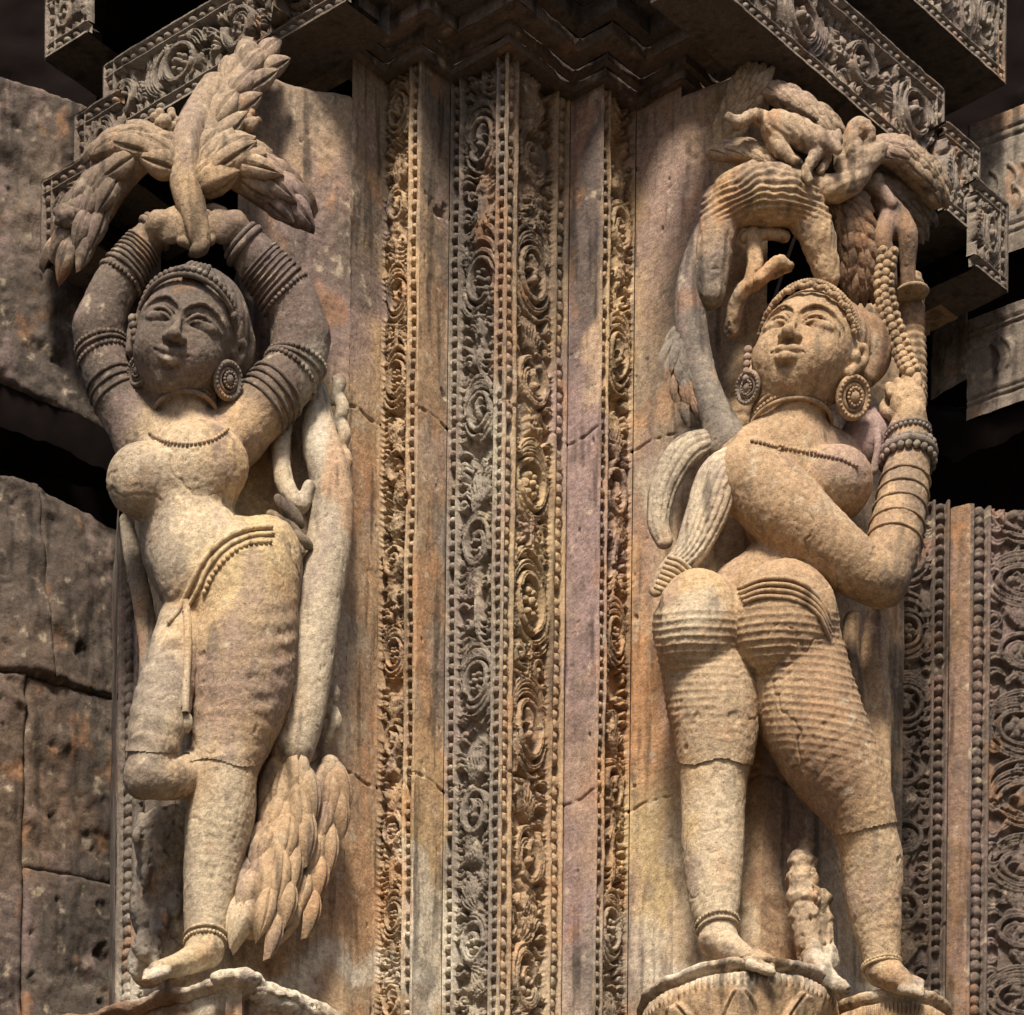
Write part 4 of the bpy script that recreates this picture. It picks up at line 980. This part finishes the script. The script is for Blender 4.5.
V, F = T1.mesh(rough=.6, seed=66); part('scarf', V, F, fig, base='grey', seed=24)
T1 = sculpt_px(318, 350, 400, 760, 10, 60, 1.6)        # creeper behind the trunk
for ys in range(380, 740, 26):
    x = 334+7*math.sin(ys/60.)
    T1.path(pr([(x,ys-14,26,5),(x+5,ys+4,30,7),(x-3,ys+22,26,4)]), 1.5, 4)
V, F = T1.mesh(rough=.6, seed=6); part('creeper', V, F, palm, base='pale', seed=24)
T1 = sculpt_px(150, 245, 110, 262, 30, 140, 1.5)
T1.path(pr([(232,55,40,9),(205,100,70,14),(187,140,92,16),(186,180,100,16),(195,218,104,13),(201,244,106,9),(196,250,108,6)]), 4, 6)
V, F = T1.mesh(rough=.6, seed=7); part('stem', V, F, palm, base='tan', seed=25)
def frond(spine, w, ln, n, up, seed, box, kw=1.32, kl=1.35, kn=.72, phis=(-66,-20,26,68), splay=.5, h=1.6, base='tan', parent=None, name='frond', end=.86, start=0.0, rough=.6):
    T = sculpt_px(*box, h); T.path(pr(spine), 4, 6); V, F = T.mesh(rough=rough, seed=seed); B = Bag(); B.add(V, F)
    leafy(B, pr(spine), w*kw, ln*kl, max(3, int(n*kn)), up, phis=phis, splay=splay, seed=seed, end=end, start=start, arch=.30); return part(name, *B.get(), parent or palm, base=base, seed=seed)
frond([(190,178,92,10),(210,134,78,17),(232,98,60,20),(250,74,46,17),(262,58,38,11)], 17, 36, 7, (-.3,1,.1), 31, (160,310,36,215,0,150))
frond([(184,172,98,9),(150,152,88,16),(118,172,76,20),(94,208,66,20),(76,240,58,16),(68,258,54,10)], 17, 36, 9, (-.1,.8,.6), 32, (30,210,110,290,0,150), phis=(-100,-60,-18,26,66))
frond([(192,190,100,9),(222,164,104,17),(252,174,98,20),(280,196,88,18),(300,216,78,11)], 18, 38, 6, (.1,.75,.65), 33, (170,335,120,245,10,170), phis=(-100,-60,-18,26,66))
frond([(182,150,92,7),(150,142,88,11),(120,148,80,13),(98,164,72,9)], 16, 32, 5, (0,.8,.6), 34, (70,205,110,215,10,150), phis=(-60,-15,30))
for cx, cy, d in ((245,122,74),(66,214,74),(165,120,92)):
    T1 = sculpt_px(cx-22, cx+22, cy-22, cy+22, d-20, d+24, 1.4)
    rnd = random.Random(cx)
    for q in range(22):
        a = rnd.uniform(0,6.28); r = rnd.uniform(0,13); T1.ell(pp(cx+r*math.cos(a), cy+r*.8*math.sin(a), d+9-r*.5), 4.4, None, .6)
    V, F = T1.mesh(rough=.3, seed=8); part('fruit_cluster', V, F, palm, base='tan', seed=26)

# pedestal under the left statue
def pedestal(name, label, prof, base, seed, petals=False):
    t = thing(name, pp(prof[0][0], prof[0][1], prof[0][2]), label, 'pedestal')
    return t
lpd = thing('pedestal', P(240, 1010, 60), 'worn whitish ledge under the feet of the smiling statue', 'pedestal')
ap = P(236, 972, 128); lfp = P(70, 1012, 28); rtp = P(352, 1012, 40)
B = Bag()
def wedge(a, b, z, drop, lip, seed, back=90, slope=0.0):
    a2, b2 = np.array(a[:2]), np.array(b[:2]); L_ = np.linalg.norm(b2-a2); t = (b2-a2)/L_; n = np.array([-t[1], t[0]]); n = n if n[1] > 0 else -n
    prof = [(-back, 6), (-30, 5), (-10, 4), (-2, 1), (0,-2.5), (-2,-7), (-9,-10), (-12,-16), (-13,-drop)]
    q = catmull(np.array(prof, float), 8); nu = int(L_/2)+2; U = np.linspace(0, 1, nu)
    X = a2[0]+(b2[0]-a2[0])*U[None,:]+n[0]*q[:,0][:,None]; D = a2[1]+(b2[1]-a2[1])*U[None,:]+n[1]*q[:,0][:,None]; Z = z+q[:,1][:,None]+0*X
    hh = fbm(X, D, Z, 20, 4, seed)*4.5+fbm(X, D, Z, 60, 2, seed)*4
    return np.stack([X+n[0]*hh, D+n[1]*hh, Z+hh*1.1], -1).reshape(-1,3), gridF(nu, len(q))
zl = ap[2]
V, F = wedge(P(52,1000,20), ap, zl, 90, 0, 5); part('ledge', V, F, lpd, base='brown', seed=31)
V, F = wedge(ap, P(372,1000,10), zl, 90, 0, 6); part('ledge', V, F, lpd, base='brown', seed=32)
T1 = sculpt_px(120, 340, 930, 1010, 10, 140, 1.6)      # rubbly crust on the ledge
rnd = random.Random(4); T1.ell(np.array(ap)+[0,-6,-3], (26,12,9), None, 5)
T1.path([list(np.array(ap)+[0,-18,-4])+[12], list(np.array(ap)+[60,-70,-2])+[16], list(np.array(ap)+[110,-110,-4])+[14]], 8, 5)
T1.path([list(np.array(ap)+[0,-20,-4])+[10], list(np.array(ap)+[-50,-60,-4])+[10], list(np.array(ap)+[-90,-95,-4])+[7]], 8, 5)
for q in range(26):
    x = rnd.uniform(-70, 110); T1.ell(np.array(ap)+[x, -14-abs(x)*.85-rnd.uniform(0,30), rnd.uniform(0,8)], (rnd.uniform(6,14), rnd.uniform(6,14), rnd.uniform(4,8)), None, 5)
V, F = T1.mesh(rough=2.2, seed=9); part('crust', V, F, lpd, base='pale', seed=33)
# ground far below the carving
gv, gf = np.array([[-9000,9000,-3350],[9000,9000,-3350],[9000,-1500,-3350],[-9000,-1500,-3350.]]), np.array([[0,1,2,3]])
g = part('ground', gv, gf, None, colour=np.tile(np.array([.12,.10,.075]), (4,1))); tag(g, kind='structure')
# ------------------------------------------------------------------ right pier slab, statue, tree
rs = thing('carved_slab', P(800, 900, -20), 'rough stone slab carved with the statue seen from behind, right of the corner pier', 'slab')
ql = [(R4[0], R4[1]), P(716, 500, -30)[:2], P(765, 500, -10)[:2], P(850, 500, -70)[:2], P(905, 500, -120)[:2]]
tp = [zof(679, 92, R4[1]), zof(716, 78, -30), zof(752, 66, -10), zof(850, 150, -70), zof(905, 200, -120)]
for i in range(4):
    t0, t1 = tp[i], tp[i+1]
    if i == 2: t0, t1 = zof(765, 300, -10), zof(850, 300, -70)
    if i == 3: t0, t1 = zof(850, 300, -70), zof(905, 300, -120)
    rough_panel(ql[i], ql[i+1], ZBOT, max(t0, t1), 'slab_face', rs, 'tan', 220+i, ztopfun=lambda u, t0=t0, t1=t1: t0+(t1-t0)*u, rough=2.6, marks=.8)
rough_panel(ql[4], P(900, 500, -290)[:2], ZBOT, zof(905, 300, -120), 'slab_side', rs, 'tan', 226, rough=2)

fg = thing('statue', P(800, 980, 20), 'stone woman seen from behind in a ribbed skirt, twisting round to look back at us', 'statue')
Sc = Sculpt((P(648,600,0)[0], -45, zof(850, 1010, 60)), (P(955,600,0)[0], 128, zof(800, 290, 20)), H_)
dA = 30
legA = pr([(697,622,34,42),(704,662,36,40),(713,702,38,43),(716,742,38,38),(714,778,36,33),(713,812,34,31),(713,852,36,30),(715,898,42,25),(718,934,50,18)])
legB = pr([(785,622,36,50),(800,688,44,49),(826,748,52,44),(856,800,50,33),(866,832,44,29),(872,862,36,30),(874,902,30,27),(880,945,28,20),(882,968,28,17)])
Sc.path(legA, 6, 5); Sc.path(legB, 5, 5)
Sc.ell(pp(697,622,64), (42,34,50), None, 7); Sc.ell(pp(783,618,72), (51,36,56), None, 7)
Sc.path(pr([(748,588,84,1.5),(742,612,96,2.6),(734,640,96,2.6),(728,660,84,1.6)]), 2, 5, 'sub')
Sc.ell(pp(770,592,24), (66,34,34), None, 10)
Sc.path(pr([(775,585,22,44),(790,556,18,38),(792,525,16,42),(788,490,18,50),(786,462,22,46)]), 12, 5)
Sc.path(pr([(742,462,30,30),(790,446,24,30),(838,462,14,26)]), 10, 5)
Sc.ell(pp(834,484,46), (38,36,34), None, 6)
armA = pr([(748,476,50,34),(788,512,64,35),(832,548,70,29),(868,574,68,25),(884,580,64,24)])
forA = pr([(884,580,64,24),(893,548,58,27),(902,500,48,25),(908,460,40,22),(908,432,38,20)])
Sc.path(armA, 5, 5); Sc.path(forA, 5, 5)
Sc.path(pr([(788,452,24,36),(789,420,30,35),(792,392,34,33)]), 6, 5)
Hb = rotm(roll=14, pitch=9, yaw=-25); hb = 50.5; Hc = pp(806, 356, 42)
Tb = carve_head(Sc, Hc, Hb, hb)
for q in (-1, 1): carve_ear(Sc, Tb, q, hb)
Rk = np.stack([[.85,.3,.2],[-.15,.05,.98],[.3,.9,-.05]], 1); qk, _ = np.linalg.qr(Rk); qk = qk*np.sign((qk*Rk).sum(0))
carve_hand(Sc, forA[-1][:3], pp(908,402,46), qk, 33, (30, 75, 60), thumb=-1)
Sc.path(pr([(718,940,50,19),(732,950,62,15),(752,961,76,10)]), 4, 5, flat=((0,0,1),1.25))
for q in range(5): Sc.path(pr([(750+q*2,964-q*2.5,84-q*7,5),(764+q*1.5,969-q*2.5,88-q*7,4.4),(772,972-q*2.5,90-q*7,3.4)]), 1.2, 3)
Sc.path(pr([(883,968,28,17),(894,978,38,15),(908,986,46,10)]), 4, 5, flat=((0,0,1),1.25))
for q in range(5): Sc.path(pr([(902+q*2,989-q*2.5,58-q*7,5),(914+q*1.5,992-q*2.5,60-q*7,4.4),(921,994-q*2.5,62-q*7,3.4)]), 1.2, 3)
V, F = Sc.mesh(rough=.75, seed=11); N = Sc.N
part('body', V, F, fg, base='tan', seed=11)
sx, sy = SCR(V[:,0], V[:,1], V[:,2])
msk = (sy > 598-np.clip(sx-700, 0, 140)*.18+np.clip(690-sx,0,60)*.3) & (sy < np.where(sx < 764, 762+3*np.sin(sx/9), np.clip(835-(sx-838)*.22, 700, 900))) & (V[:,1] > -30) & (sx < 905)
msk &= ~((sx > 838) & (sy < 640))
def ribs(v):
    X, Y = SCR(v[:,0], v[:,1], v[:,2]); cx = np.where(X < 738, 700, 800)
    Yw = Y-.0022*(X-cx)**2+1.3*fbm(v[:,0], v[:,1], v[:,2], 30, 2, 3)-np.where(X > 738, .07*(X-738), 0)
    k = np.sin(Yw*2*math.pi/7.9); fade = np.where(X < 764, sst(750, 700, Y), sst(800, 700, Y))*sst(590, 622, Y)
    fade = fade*np.where((X < 764) & (Y > 680), sst(735, 690, X), 1)*(.75+.4*fbm(v[:,0], v[:,1], v[:,2], 50, 2, 5))
    top = 600-np.clip(X-700, 0, 140)*.18; return .2+1.5*sst(top, top+16, Y)+1.25*((.5+.5*k)**3-.25)*fade
Vs, Fs = sub_shell(V, F, N, msk, ribs); part('skirt', Vs, Fs, fg, base='tan', seed=12)
B = Bag()
for j in range(4):
    cord([(738+2*j,588-4*j+14*j*.6),(765,578+j*6),(795,580+j*6.5),(818,596+j*6),(830,618+j*7)], 2.1, B, 1.8)
part('girdle', *B.get(), fg, base='tan')
B = Bag(); axn = np.array([.0,-.18,1.])
for y, r, kd in ((410,37,0),(416,38,0),(422,38.5,2.2),(428,40,0)): ring(B, pp(790, y, 30), axn, r, 2.1, kd)
part('necklace', *B.get(), fg, base='tan')
B = Bag(); cord([(752,440),(780,446),(812,452),(840,458),(858,466)], 0, B, beadr=2.0, lift=.6); part('bead_chain', *B.get(), fg, base='tan')
band_on('bangle', fg, forA, (.74,.79,.84), (('b',4.0),('t',4.5),('b',4.0)), 'grey', 1.0, 3)
band_on('bangle', fg, forA, (.28,.36,.44,.52,.60), (('t',1.5),)*5, 'tan', 1.0, .4)
band_on('bangle', fg, forA, (.97,1.0), (('b',2.4),('t',2.2)), 'grey', 1.0, .8)
band_on('anklet', fg, legA, (.965,.985), (('b',2.0),('t',1.8)), 'gold', 1.0, .8)
band_on('anklet', fg, legB, (.975,.99), (('b',2.0),('t',1.8)), 'gold', 1.0, .8)
# hair, bun, diadem, earrings
SH_ = Sculpt((P(738,350,0)[0], -20, zof(800, 430, 40)), (P(905,350,0)[0], 110, zof(800, 280, 40)), 1.25)
SH_.ell(Tb((0,.38,-.30)), (1.10*hb,1.0*hb,1.0*hb), Hb, 2)
SH_.ell(pp(868,350,30), (24,22,32), None, 2)
SH_.path(pr([(850,318,40,12),(868,330,38,14),(876,352,36,14),(866,376,36,11)]), 2, 5)
SH_.ell(Tb((0,-.12,.50)), (.98*hb,.84*hb,1.06*hb), Hb, 1.5, 'sub')
def hairg(v, n):
    q = (v-np.array(Hc))@Hb/hb; return .8*np.sin(np.arctan2(q[:,0], q[:,2]+.3)*24+q[:,1]*4)
V2, F2 = SH_.mesh(rough=.5, seed=12, fine=hairg); part('hair', V2, F2, fg, base='brown', seed=5)
B = Bag(); arc = [(-.97,.30,.25),(-.80,.58,.55),(-.45,.78,.80),(0,.86,.90),(.45,.78,.80),(.80,.58,.55),(.97,.30,.25)]
w = catmull(np.array([Tb(p) for p in arc]), 8)
for i in range(len(w)): B.add(*ball(w[i]+Hb@np.array([0,1.5*math.sin(i*1.3),1.2]), 3.0, nu=8, nv=6)); B.add(*ball(w[i]+Hb@np.array([0,6.5,-2]), 2.8, nu=8, nv=6))
for q in range(12):
    a = q*.9; r = 3+q*.55; B.add(*ball(pp(846+r*math.cos(a), 322+r*math.sin(a), 68-q*.6), 3.0, nu=8, nv=6))
part('diadem', *B.get(), fg, base='tan')
earring(pp(853,397,58), 17, Hb, fg, (.45,.95,-.35), base='tan'); earring(pp(748,387,46), 13, Hb, fg, (-.8,.6,-.3), base='grey')
B = Bag()
for q in range(5): B.add(*ball(pp(748-.6*q, 350+7*q, 50), 4.6-.3*q, nu=9, nv=6))
part('ear_ornament', *B.get(), fg, base='grey')
# shawl streaming to the left
def ribbed(name, rows, flat, box, parent, base, nrib, amp, seed, ncut=0):
    T = sculpt_px(*box, 1.35); r4 = pr(rows); T.path(r4, 2, 6, flat=flat)
    q = catmull(r4, 6)
    ax = np.gradient(q[:,:3], axis=0); ax /= np.linalg.norm(ax, axis=1)[:,None]; fl = np.array(flat[0], float); fl /= np.linalg.norm(fl)
    for j in range(nrib):
        o = (j+.5)/nrib*2-1; sd = np.cross(ax, fl); sd /= np.linalg.norm(sd, axis=1)[:,None]; nn = np.cross(sd, ax); nn *= np.sign((nn@fl))[:,None]
        h = np.sqrt(max(0, 1-o*o))
        rows2 = np.concatenate([q[:,:3]+sd*(q[:,3]*o)[:,None]+nn*(q[:,3]*h/flat[1])[:,None], np.full((len(q),1), amp)], 1)
        T.path(rows2, .6, 0, 'sub')
    V_, F_ = T.mesh(rough=.5, seed=seed); return part(name, V_, F_, parent, base=base, seed=seed)
ribbed('shawl', [(752,456,58,16),(722,474,58,22),(706,515,56,21),(690,550,54,16),(668,572,50,11),(656,590,48,7)], ((-.1,1,.1),1.7), (645,775,430,605,15,90), fg, 'pale', 7, 1.3, 41)
ribbed('shawl_end', [(712,438,34,11),(684,452,34,16),(664,486,32,14),(658,520,30,11),(664,540,30,9)], ((0,1,.1),1.5), (645,730,420,560,5,70), fg, 'pale', 4, 1.2, 42)
B = Bag()
for q in range(7): B.add(*tube(catmull(np.array([pp(668-2.2*q, 556+5*q, 62), pp(680-2.6*q, 560+5*q, 66), pp(690-3*q, 569+4*q, 60)]), 5), 2.3))
part('shawl_fringe', *B.get(), fg, base='pale')
T1 = sculpt_px(835, 895, 408, 475, -30, 50, 1.35); T1.ell(pp(866,442,14), (27,24,29), None, 2); T1.path(pr([(872,410,20,5),(878,440,38,4),(874,470,34,4)]), 1, 5)
V2, F2 = T1.mesh(rough=.4, seed=13); o = part('round_fruit', V2, F2, None, base='purple', seed=13)
tag(o, 'smooth round stone fruit beside the upper arm of the statue seen from behind', 'fruit')
del Sc, SH_

tree = thing('carved_tree', P(700, 300, 10), 'carved mango tree over the backward-looking statue, its branches and leaves filling the slab top', 'tree')
T1 = sculpt_px(668, 740, 190, 450, -40, 70, 1.6)
T1.path(pr([(716,210,10,12),(698,262,18,16),(690,312,20,16),(697,360,24,15),(710,402,30,15),(728,444,34,20)]), 4, 6)
V2, F2 = T1.mesh(rough=.7, seed=14); part('trunk', V2, F2, tree, base='grey', seed=51)
def leafset(rows, w, ln, n, up, seed, box, base='tan', phis=(-75,-38,0,38,75), splay=.5, end=.92): return frond(rows, w, ln, n, up, seed, box, phis=phis, splay=splay, base=base, parent=tree, name='leaf_spray', end=end, kw=.86, kl=.82, kn=1.35)
leafset([(684,325,16,5),(678,352,22,9),(686,385,24,10),(702,412,24,7)], 13, 38, 4, (-.2,1,.1), 61, (655,730,305,445,-20,70), 'grey', phis=(-60,-15,30))
leafset([(722,142,10,9),(738,112,20,13),(748,90,26,12),(754,74,26,8)], 15, 30, 4, (-.2,1,.1), 62, (690,790,45,175,-30,75), 'gold')
leafset([(712,152,26,7),(738,152,38,10),(768,160,46,11),(794,170,46,7)], 14, 34, 5, (0,.8,.5), 63, (695,825,125,195,-5,85), 'tan', phis=(-50,-10,35))
leafset([(752,86,22,6),(780,96,32,10),(810,114,40,11),(834,132,42,8)], 15, 36, 5, (0,.8,.6), 64, (735,860,65,160,-15,85), 'tan', phis=(-40,0,40))
leafset([(868,148,46,8),(892,152,42,13),(918,170,28,16),(936,194,14,13)], 17, 34, 6, (0,.8,.5), 65, (845,970,115,240,-40,95), 'tan')
leafset([(828,192,40,9),(844,208,38,14),(856,240,30,16),(860,270,22,12),(862,288,16,8)], 17, 38, 6, (-.1,1,.1), 66, (800,900,175,315,-30,85), 'brown')
leafset([(866,178,24,8),(884,192,20,12),(908,204,4,14),(922,222,-10,9)], 16, 34, 5, (0,1,.1), 67, (845,950,155,265,-60,65), 'dark')
# swelling canopy mass with wrapped bands and two drooping limbs
T1 = sculpt_px(690, 850, 160, 320, -20, 100, 1.5)
T1.path(pr([(724,206,34,22),(750,194,48,27),(780,196,54,26),(806,206,50,18)]), 4, 6)
T1.path(pr([(722,214,36,20),(716,240,34,18),(712,268,32,17),(710,292,30,15)]), 4, 6)
T1.path(pr([(800,200,50,20),(814,226,48,18),(822,252,44,15),(828,278,40,11)]), 4, 6)
V_, F_ = T1.mesh(rough=.8, seed=15, fine=lambda v, n: (lambda X, Y: 1.2*np.sin((Y-.006*(X-765)**2+.1*(X-765)+9*fbm(v[:,0],v[:,1],v[:,2],34,3,3))/1.05)*sst(228, 205, Y)+2.2*fbm(v[:,0],v[:,1],v[:,2],20,3,9)+1.6*fbm(v[:,0]*1.4,v[:,1]*1.4,v[:,2]*.3,7,3,12)*sst(205,235,Y))(*SCR(v[:,0], v[:,1], v[:,2])))
part('bough', V_, F_, tree, base='tan', seed=52)
T1 = sculpt_px(720, 800, 225, 330, -10, 80, 1.4)
T1.path(pr([(746,236,36,6),(772,233,40,6),(786,236,40,5)]), 2, 5); T1.path(pr([(753,232,38,7),(755,262,38,8),(752,284,36,7)]), 2, 5)
T1.path(pr([(788,268,36,5),(768,274,36,7),(748,286,32,8),(736,304,22,8),(730,330,10,8)]), 2, 6); T1.path(pr([(760,278,46,6),(776,262,48,6),(790,266,44,4)]), 1.5, 5)
V_, F_ = T1.mesh(rough=1.5, seed=16, fine=lambda v, n: 1.1*fbm(v[:,0]*1.3, v[:,1]*1.3, v[:,2]*.3, 6, 2, 14)); part('twigs', V_, F_, tree, base='tan', seed=53)
T1 = sculpt_px(795, 890, 110, 210, 0, 100, 1.4)
T1.path(pr([(806,184,52,12),(832,189,58,13),(852,182,60,12),(866,162,58,12),(878,150,54,10)]), 3, 6)
T1.path(pr([(850,182,58,8),(856,160,64,9),(852,140,66,9),(858,128,64,10),(868,134,62,8),(866,146,60,6)]), 3, 6)
T1.path(pr([(842,176,58,6),(840,156,60,7),(838,140,60,6)]), 2, 5)
V_, F_ = T1.mesh(rough=.9, seed=17, fine=lambda v, n: .35*np.sin((v[:,2]*.9-v[:,0]*.5)/1.5+3*fbm(v[:,0],v[:,1],v[:,2],25,2,4))); part('curled_branch', V_, F_, tree, base='tan', seed=54)
T1 = sculpt_px(895, 930, 285, 420, -40, 30, 1.5)
T1.path(pr([(910,285,-8,13),(912,340,-6,13),(914,400,-4,13)]), 2, 5)
V_, F_ = T1.mesh(rough=.5, seed=18, fine=lambda v, n: .8*np.sin(v[:,2]/1.3)); part('ringed_stem', V_, F_, tree, base='tan', seed=55)

# small animal climbing over the tree
mk = sculpt_px(715, 850, 95, 200, 20, 105, 1.15)
mk.path(pr([(776,126,66,15),(794,131,72,14),(812,139,74,13),(824,143,74,10)]), 3, 6)
mk.ell(pp(833,141,80), (9.5,9,9), None, 2); mk.path(pr([(834,144,84,6),(838,150,86,4)]), 1.5, 3)
mk.ell(pp(828,133,84), (3,2.5,4), None, .8); mk.ell(pp(838,133,84), (3,2.5,4), None, .8)
mk.path(pr([(776,130,66,11),(781,148,70,8),(792,158,72,5),(796,160,76,4)]), 2, 5)
mk.path(pr([(772,130,56,10),(774,146,58,7),(784,154,62,5)]), 2, 5)
mk.path(pr([(820,146,72,8),(812,160,76,6.5),(806,172,76,5.5),(810,180,78,4.5)]), 2, 5)
mk.path(pr([(826,148,64,7),(826,160,66,5),(820,170,68,4.5)]), 2, 5)
mk.path(pr([(770,122,64,8),(754,116,66,7),(740,121,68,6),(728,116,68,4)]), 2, 6)
V_, F_ = mk.mesh(rough=.8, seed=19, fine=lambda v, n: .35*np.sin((v[:,0]+v[:,2]*.6)/1.2+4*fbm(v[:,0],v[:,1],v[:,2],16,2,4))); o = part('carved_animal', V_, F_, None, base='gold', seed=56)
tag(o, 'small long-tailed stone animal climbing across the top of the tree above the backward-looking statue', 'animal')
# hanging child-sized figure: legs and skirt at the right of the tree
ch = thing('carved_attendant', P(900, 290, 10), 'small broken stone figure with bent legs on a disc, beside the hanging garland', 'figure')
T1 = sculpt_px(865, 930, 185, 300, -30, 60, 1.3)
T1.path(pr([(880,198,24,10),(890,212,26,13),(896,224,26,14)]), 4, 5)
T1.path(pr([(900,220,30,11),(908,236,34,10),(908,262,26,8),(908,286,20,7)]), 3, 5)
T1.path(pr([(888,222,30,11),(882,240,36,10),(888,262,28,8),(890,284,22,7)]), 3, 5)
T1.path(pr([(866,186,30,6),(880,190,36,7),(892,204,38,6)]), 2, 5)
T1.ell(pp(876,182,32), (9,9,9), None, 3)
V_, F_ = T1.mesh(rough=.6, seed=20); part('body', V_, F_, ch, base='brown', seed=57)
B = Bag(); B.add(*ball(pp(912,292,14), 17, (1,1,.28), nu=26, nv=9)); part('plinth', *B.get(), ch, base='tan')
B = Bag(); rnd = random.Random(3)
for i, (x, y, d) in enumerate(catmull(np.array([(888,252,46),(884,285,46),(890,315,44),(900,345,42),(910,368,44)], float), 4)):
    for q in (-1, 1):
        c = pp(x+q*5.5, y+rnd.uniform(-1.5,1.5), d); B.add(*ball(c, 5.6, nu=10, nv=7)); B.add(*ball(c+np.array([0,5,-1.]), 2.2, nu=7, nv=5))
    B.add(*ball(pp(x, y+4, d+3), 5.0, nu=10, nv=7))
o = part('garland', *B.get(), None, base='tan'); tag(o, 'rope garland of round stone flowers hanging down to the raised fist', 'garland')
# worn small figure between the legs
at = sculpt_px(785, 845, 835, 1000, -30, 80, 1.4)
at.path(pr([(806,848,10,9),(802,872,14,15),(804,905,18,16),(808,940,20,13),(814,968,26,11)]), 4, 6)
at.path(pr([(814,965,28,12),(828,980,42,10),(844,988,50,7)]), 3, 5); at.path(pr([(822,900,14,9),(826,940,18,8),(832,965,24,8)]), 3, 5)
V_, F_ = at.mesh(rough=2.4, seed=21, fine=lambda v, n: 1.6*np.sin(v[:,2]/3.2+fbm(v[:,0],v[:,1],v[:,2],10,2,4)*3)*sst(zof(806,935,20), zof(806,915,20), v[:,2])); o = part('eroded_figure', V_, F_, None, base='brown', seed=58)
tag(o, 'eroded stump of a small carved figure standing between the two legs of the right statue', 'figure')
# cloth falling at the right edge of the slab
T1 = sculpt_px(838, 905, 590, 830, -70, 30, 1.6)
T1.path(pr([(880,600,-20,10),(872,650,-14,12),(878,700,-8,13),(880,750,-4,11),(884,800,-4,7)]), 3, 6, flat=((0,1,0),1.4)); T1.path(pr([(852,620,-10,9),(850,660,-8,9),(860,700,-4,8),(868,740,0,6)]), 3, 6)
V_, F_ = T1.mesh(rough=.6, seed=22); part('hanging_cloth', V_, F_, fg, base='tan', seed=59)
# lotus pedestal
def lotus(name, label, px, py, d, R0, seed, npet, base):
    c = P(px, py, d); t = thing(name, c, label, 'pedestal')
    prof = np.array([(0,3),(R0*.6,3),(R0*.9,2),(R0,0),(R0*1.02,-4),(R0*.99,-8),(R0*.93,-11),(R0*.98,-15),(R0*1.0,-24),(R0*.96,-38),(R0*.88,-58),(R0*.80,-90),(R0*.8,-150)], float)
    q = catmull(prof, 8); nu = 420; a = np.linspace(-.15*math.pi, 1.15*math.pi, nu); A, r = np.meshgrid(a, q[:,0]); _, Z = np.meshgrid(a, q[:,1])
    X = c[0]+np.cos(A)*r; D = c[1]+np.sin(A)*r
    fine = 1.5*np.sin(A*95)*sst(-12, -15, Z)*sst(-27,-23, Z)
    ph = (A*npet/(2*math.pi)) % 1.0-.5; u = (Z+30)/-50.                       # lotus petals hanging under the rim
    edge = .47*np.clip(u,0,1)**.5; dd = edge-np.abs(ph)
    pet = 9*sst(-.01, .05, dd)*sst(.02,-.1,-u)+0-4*np.exp(-((dd-.10)/.018)**2)*(dd > 0)
    h = fine+np.where(Z < -26, pet, 0)+fbm(X, D, Z, 14, 4, seed)*2.2+fbm(X, D, Z, 50, 2, seed)*2.5
    V_ = np.stack([X+np.cos(A)*h, D+np.sin(A)*h, Z+c[2]+fbm(X, D, Z*0, 16, 3, seed+2)*1.6], -1).reshape(-1,3); part('lotus_disc', V_, gridF(nu, len(q)), t, base=base, seed=seed)
    return t
lotus('lotus_pedestal', 'round lotus pedestal with hanging petals under the left foot of the right statue', 738, 1001, -18, 98, 71, 9, 'tan')
lotus('lotus_pedestal', 'small worn whitish pedestal under the rightmost foot at the bottom edge', 888, 1016, -30, 62, 72, 9, 'tan')
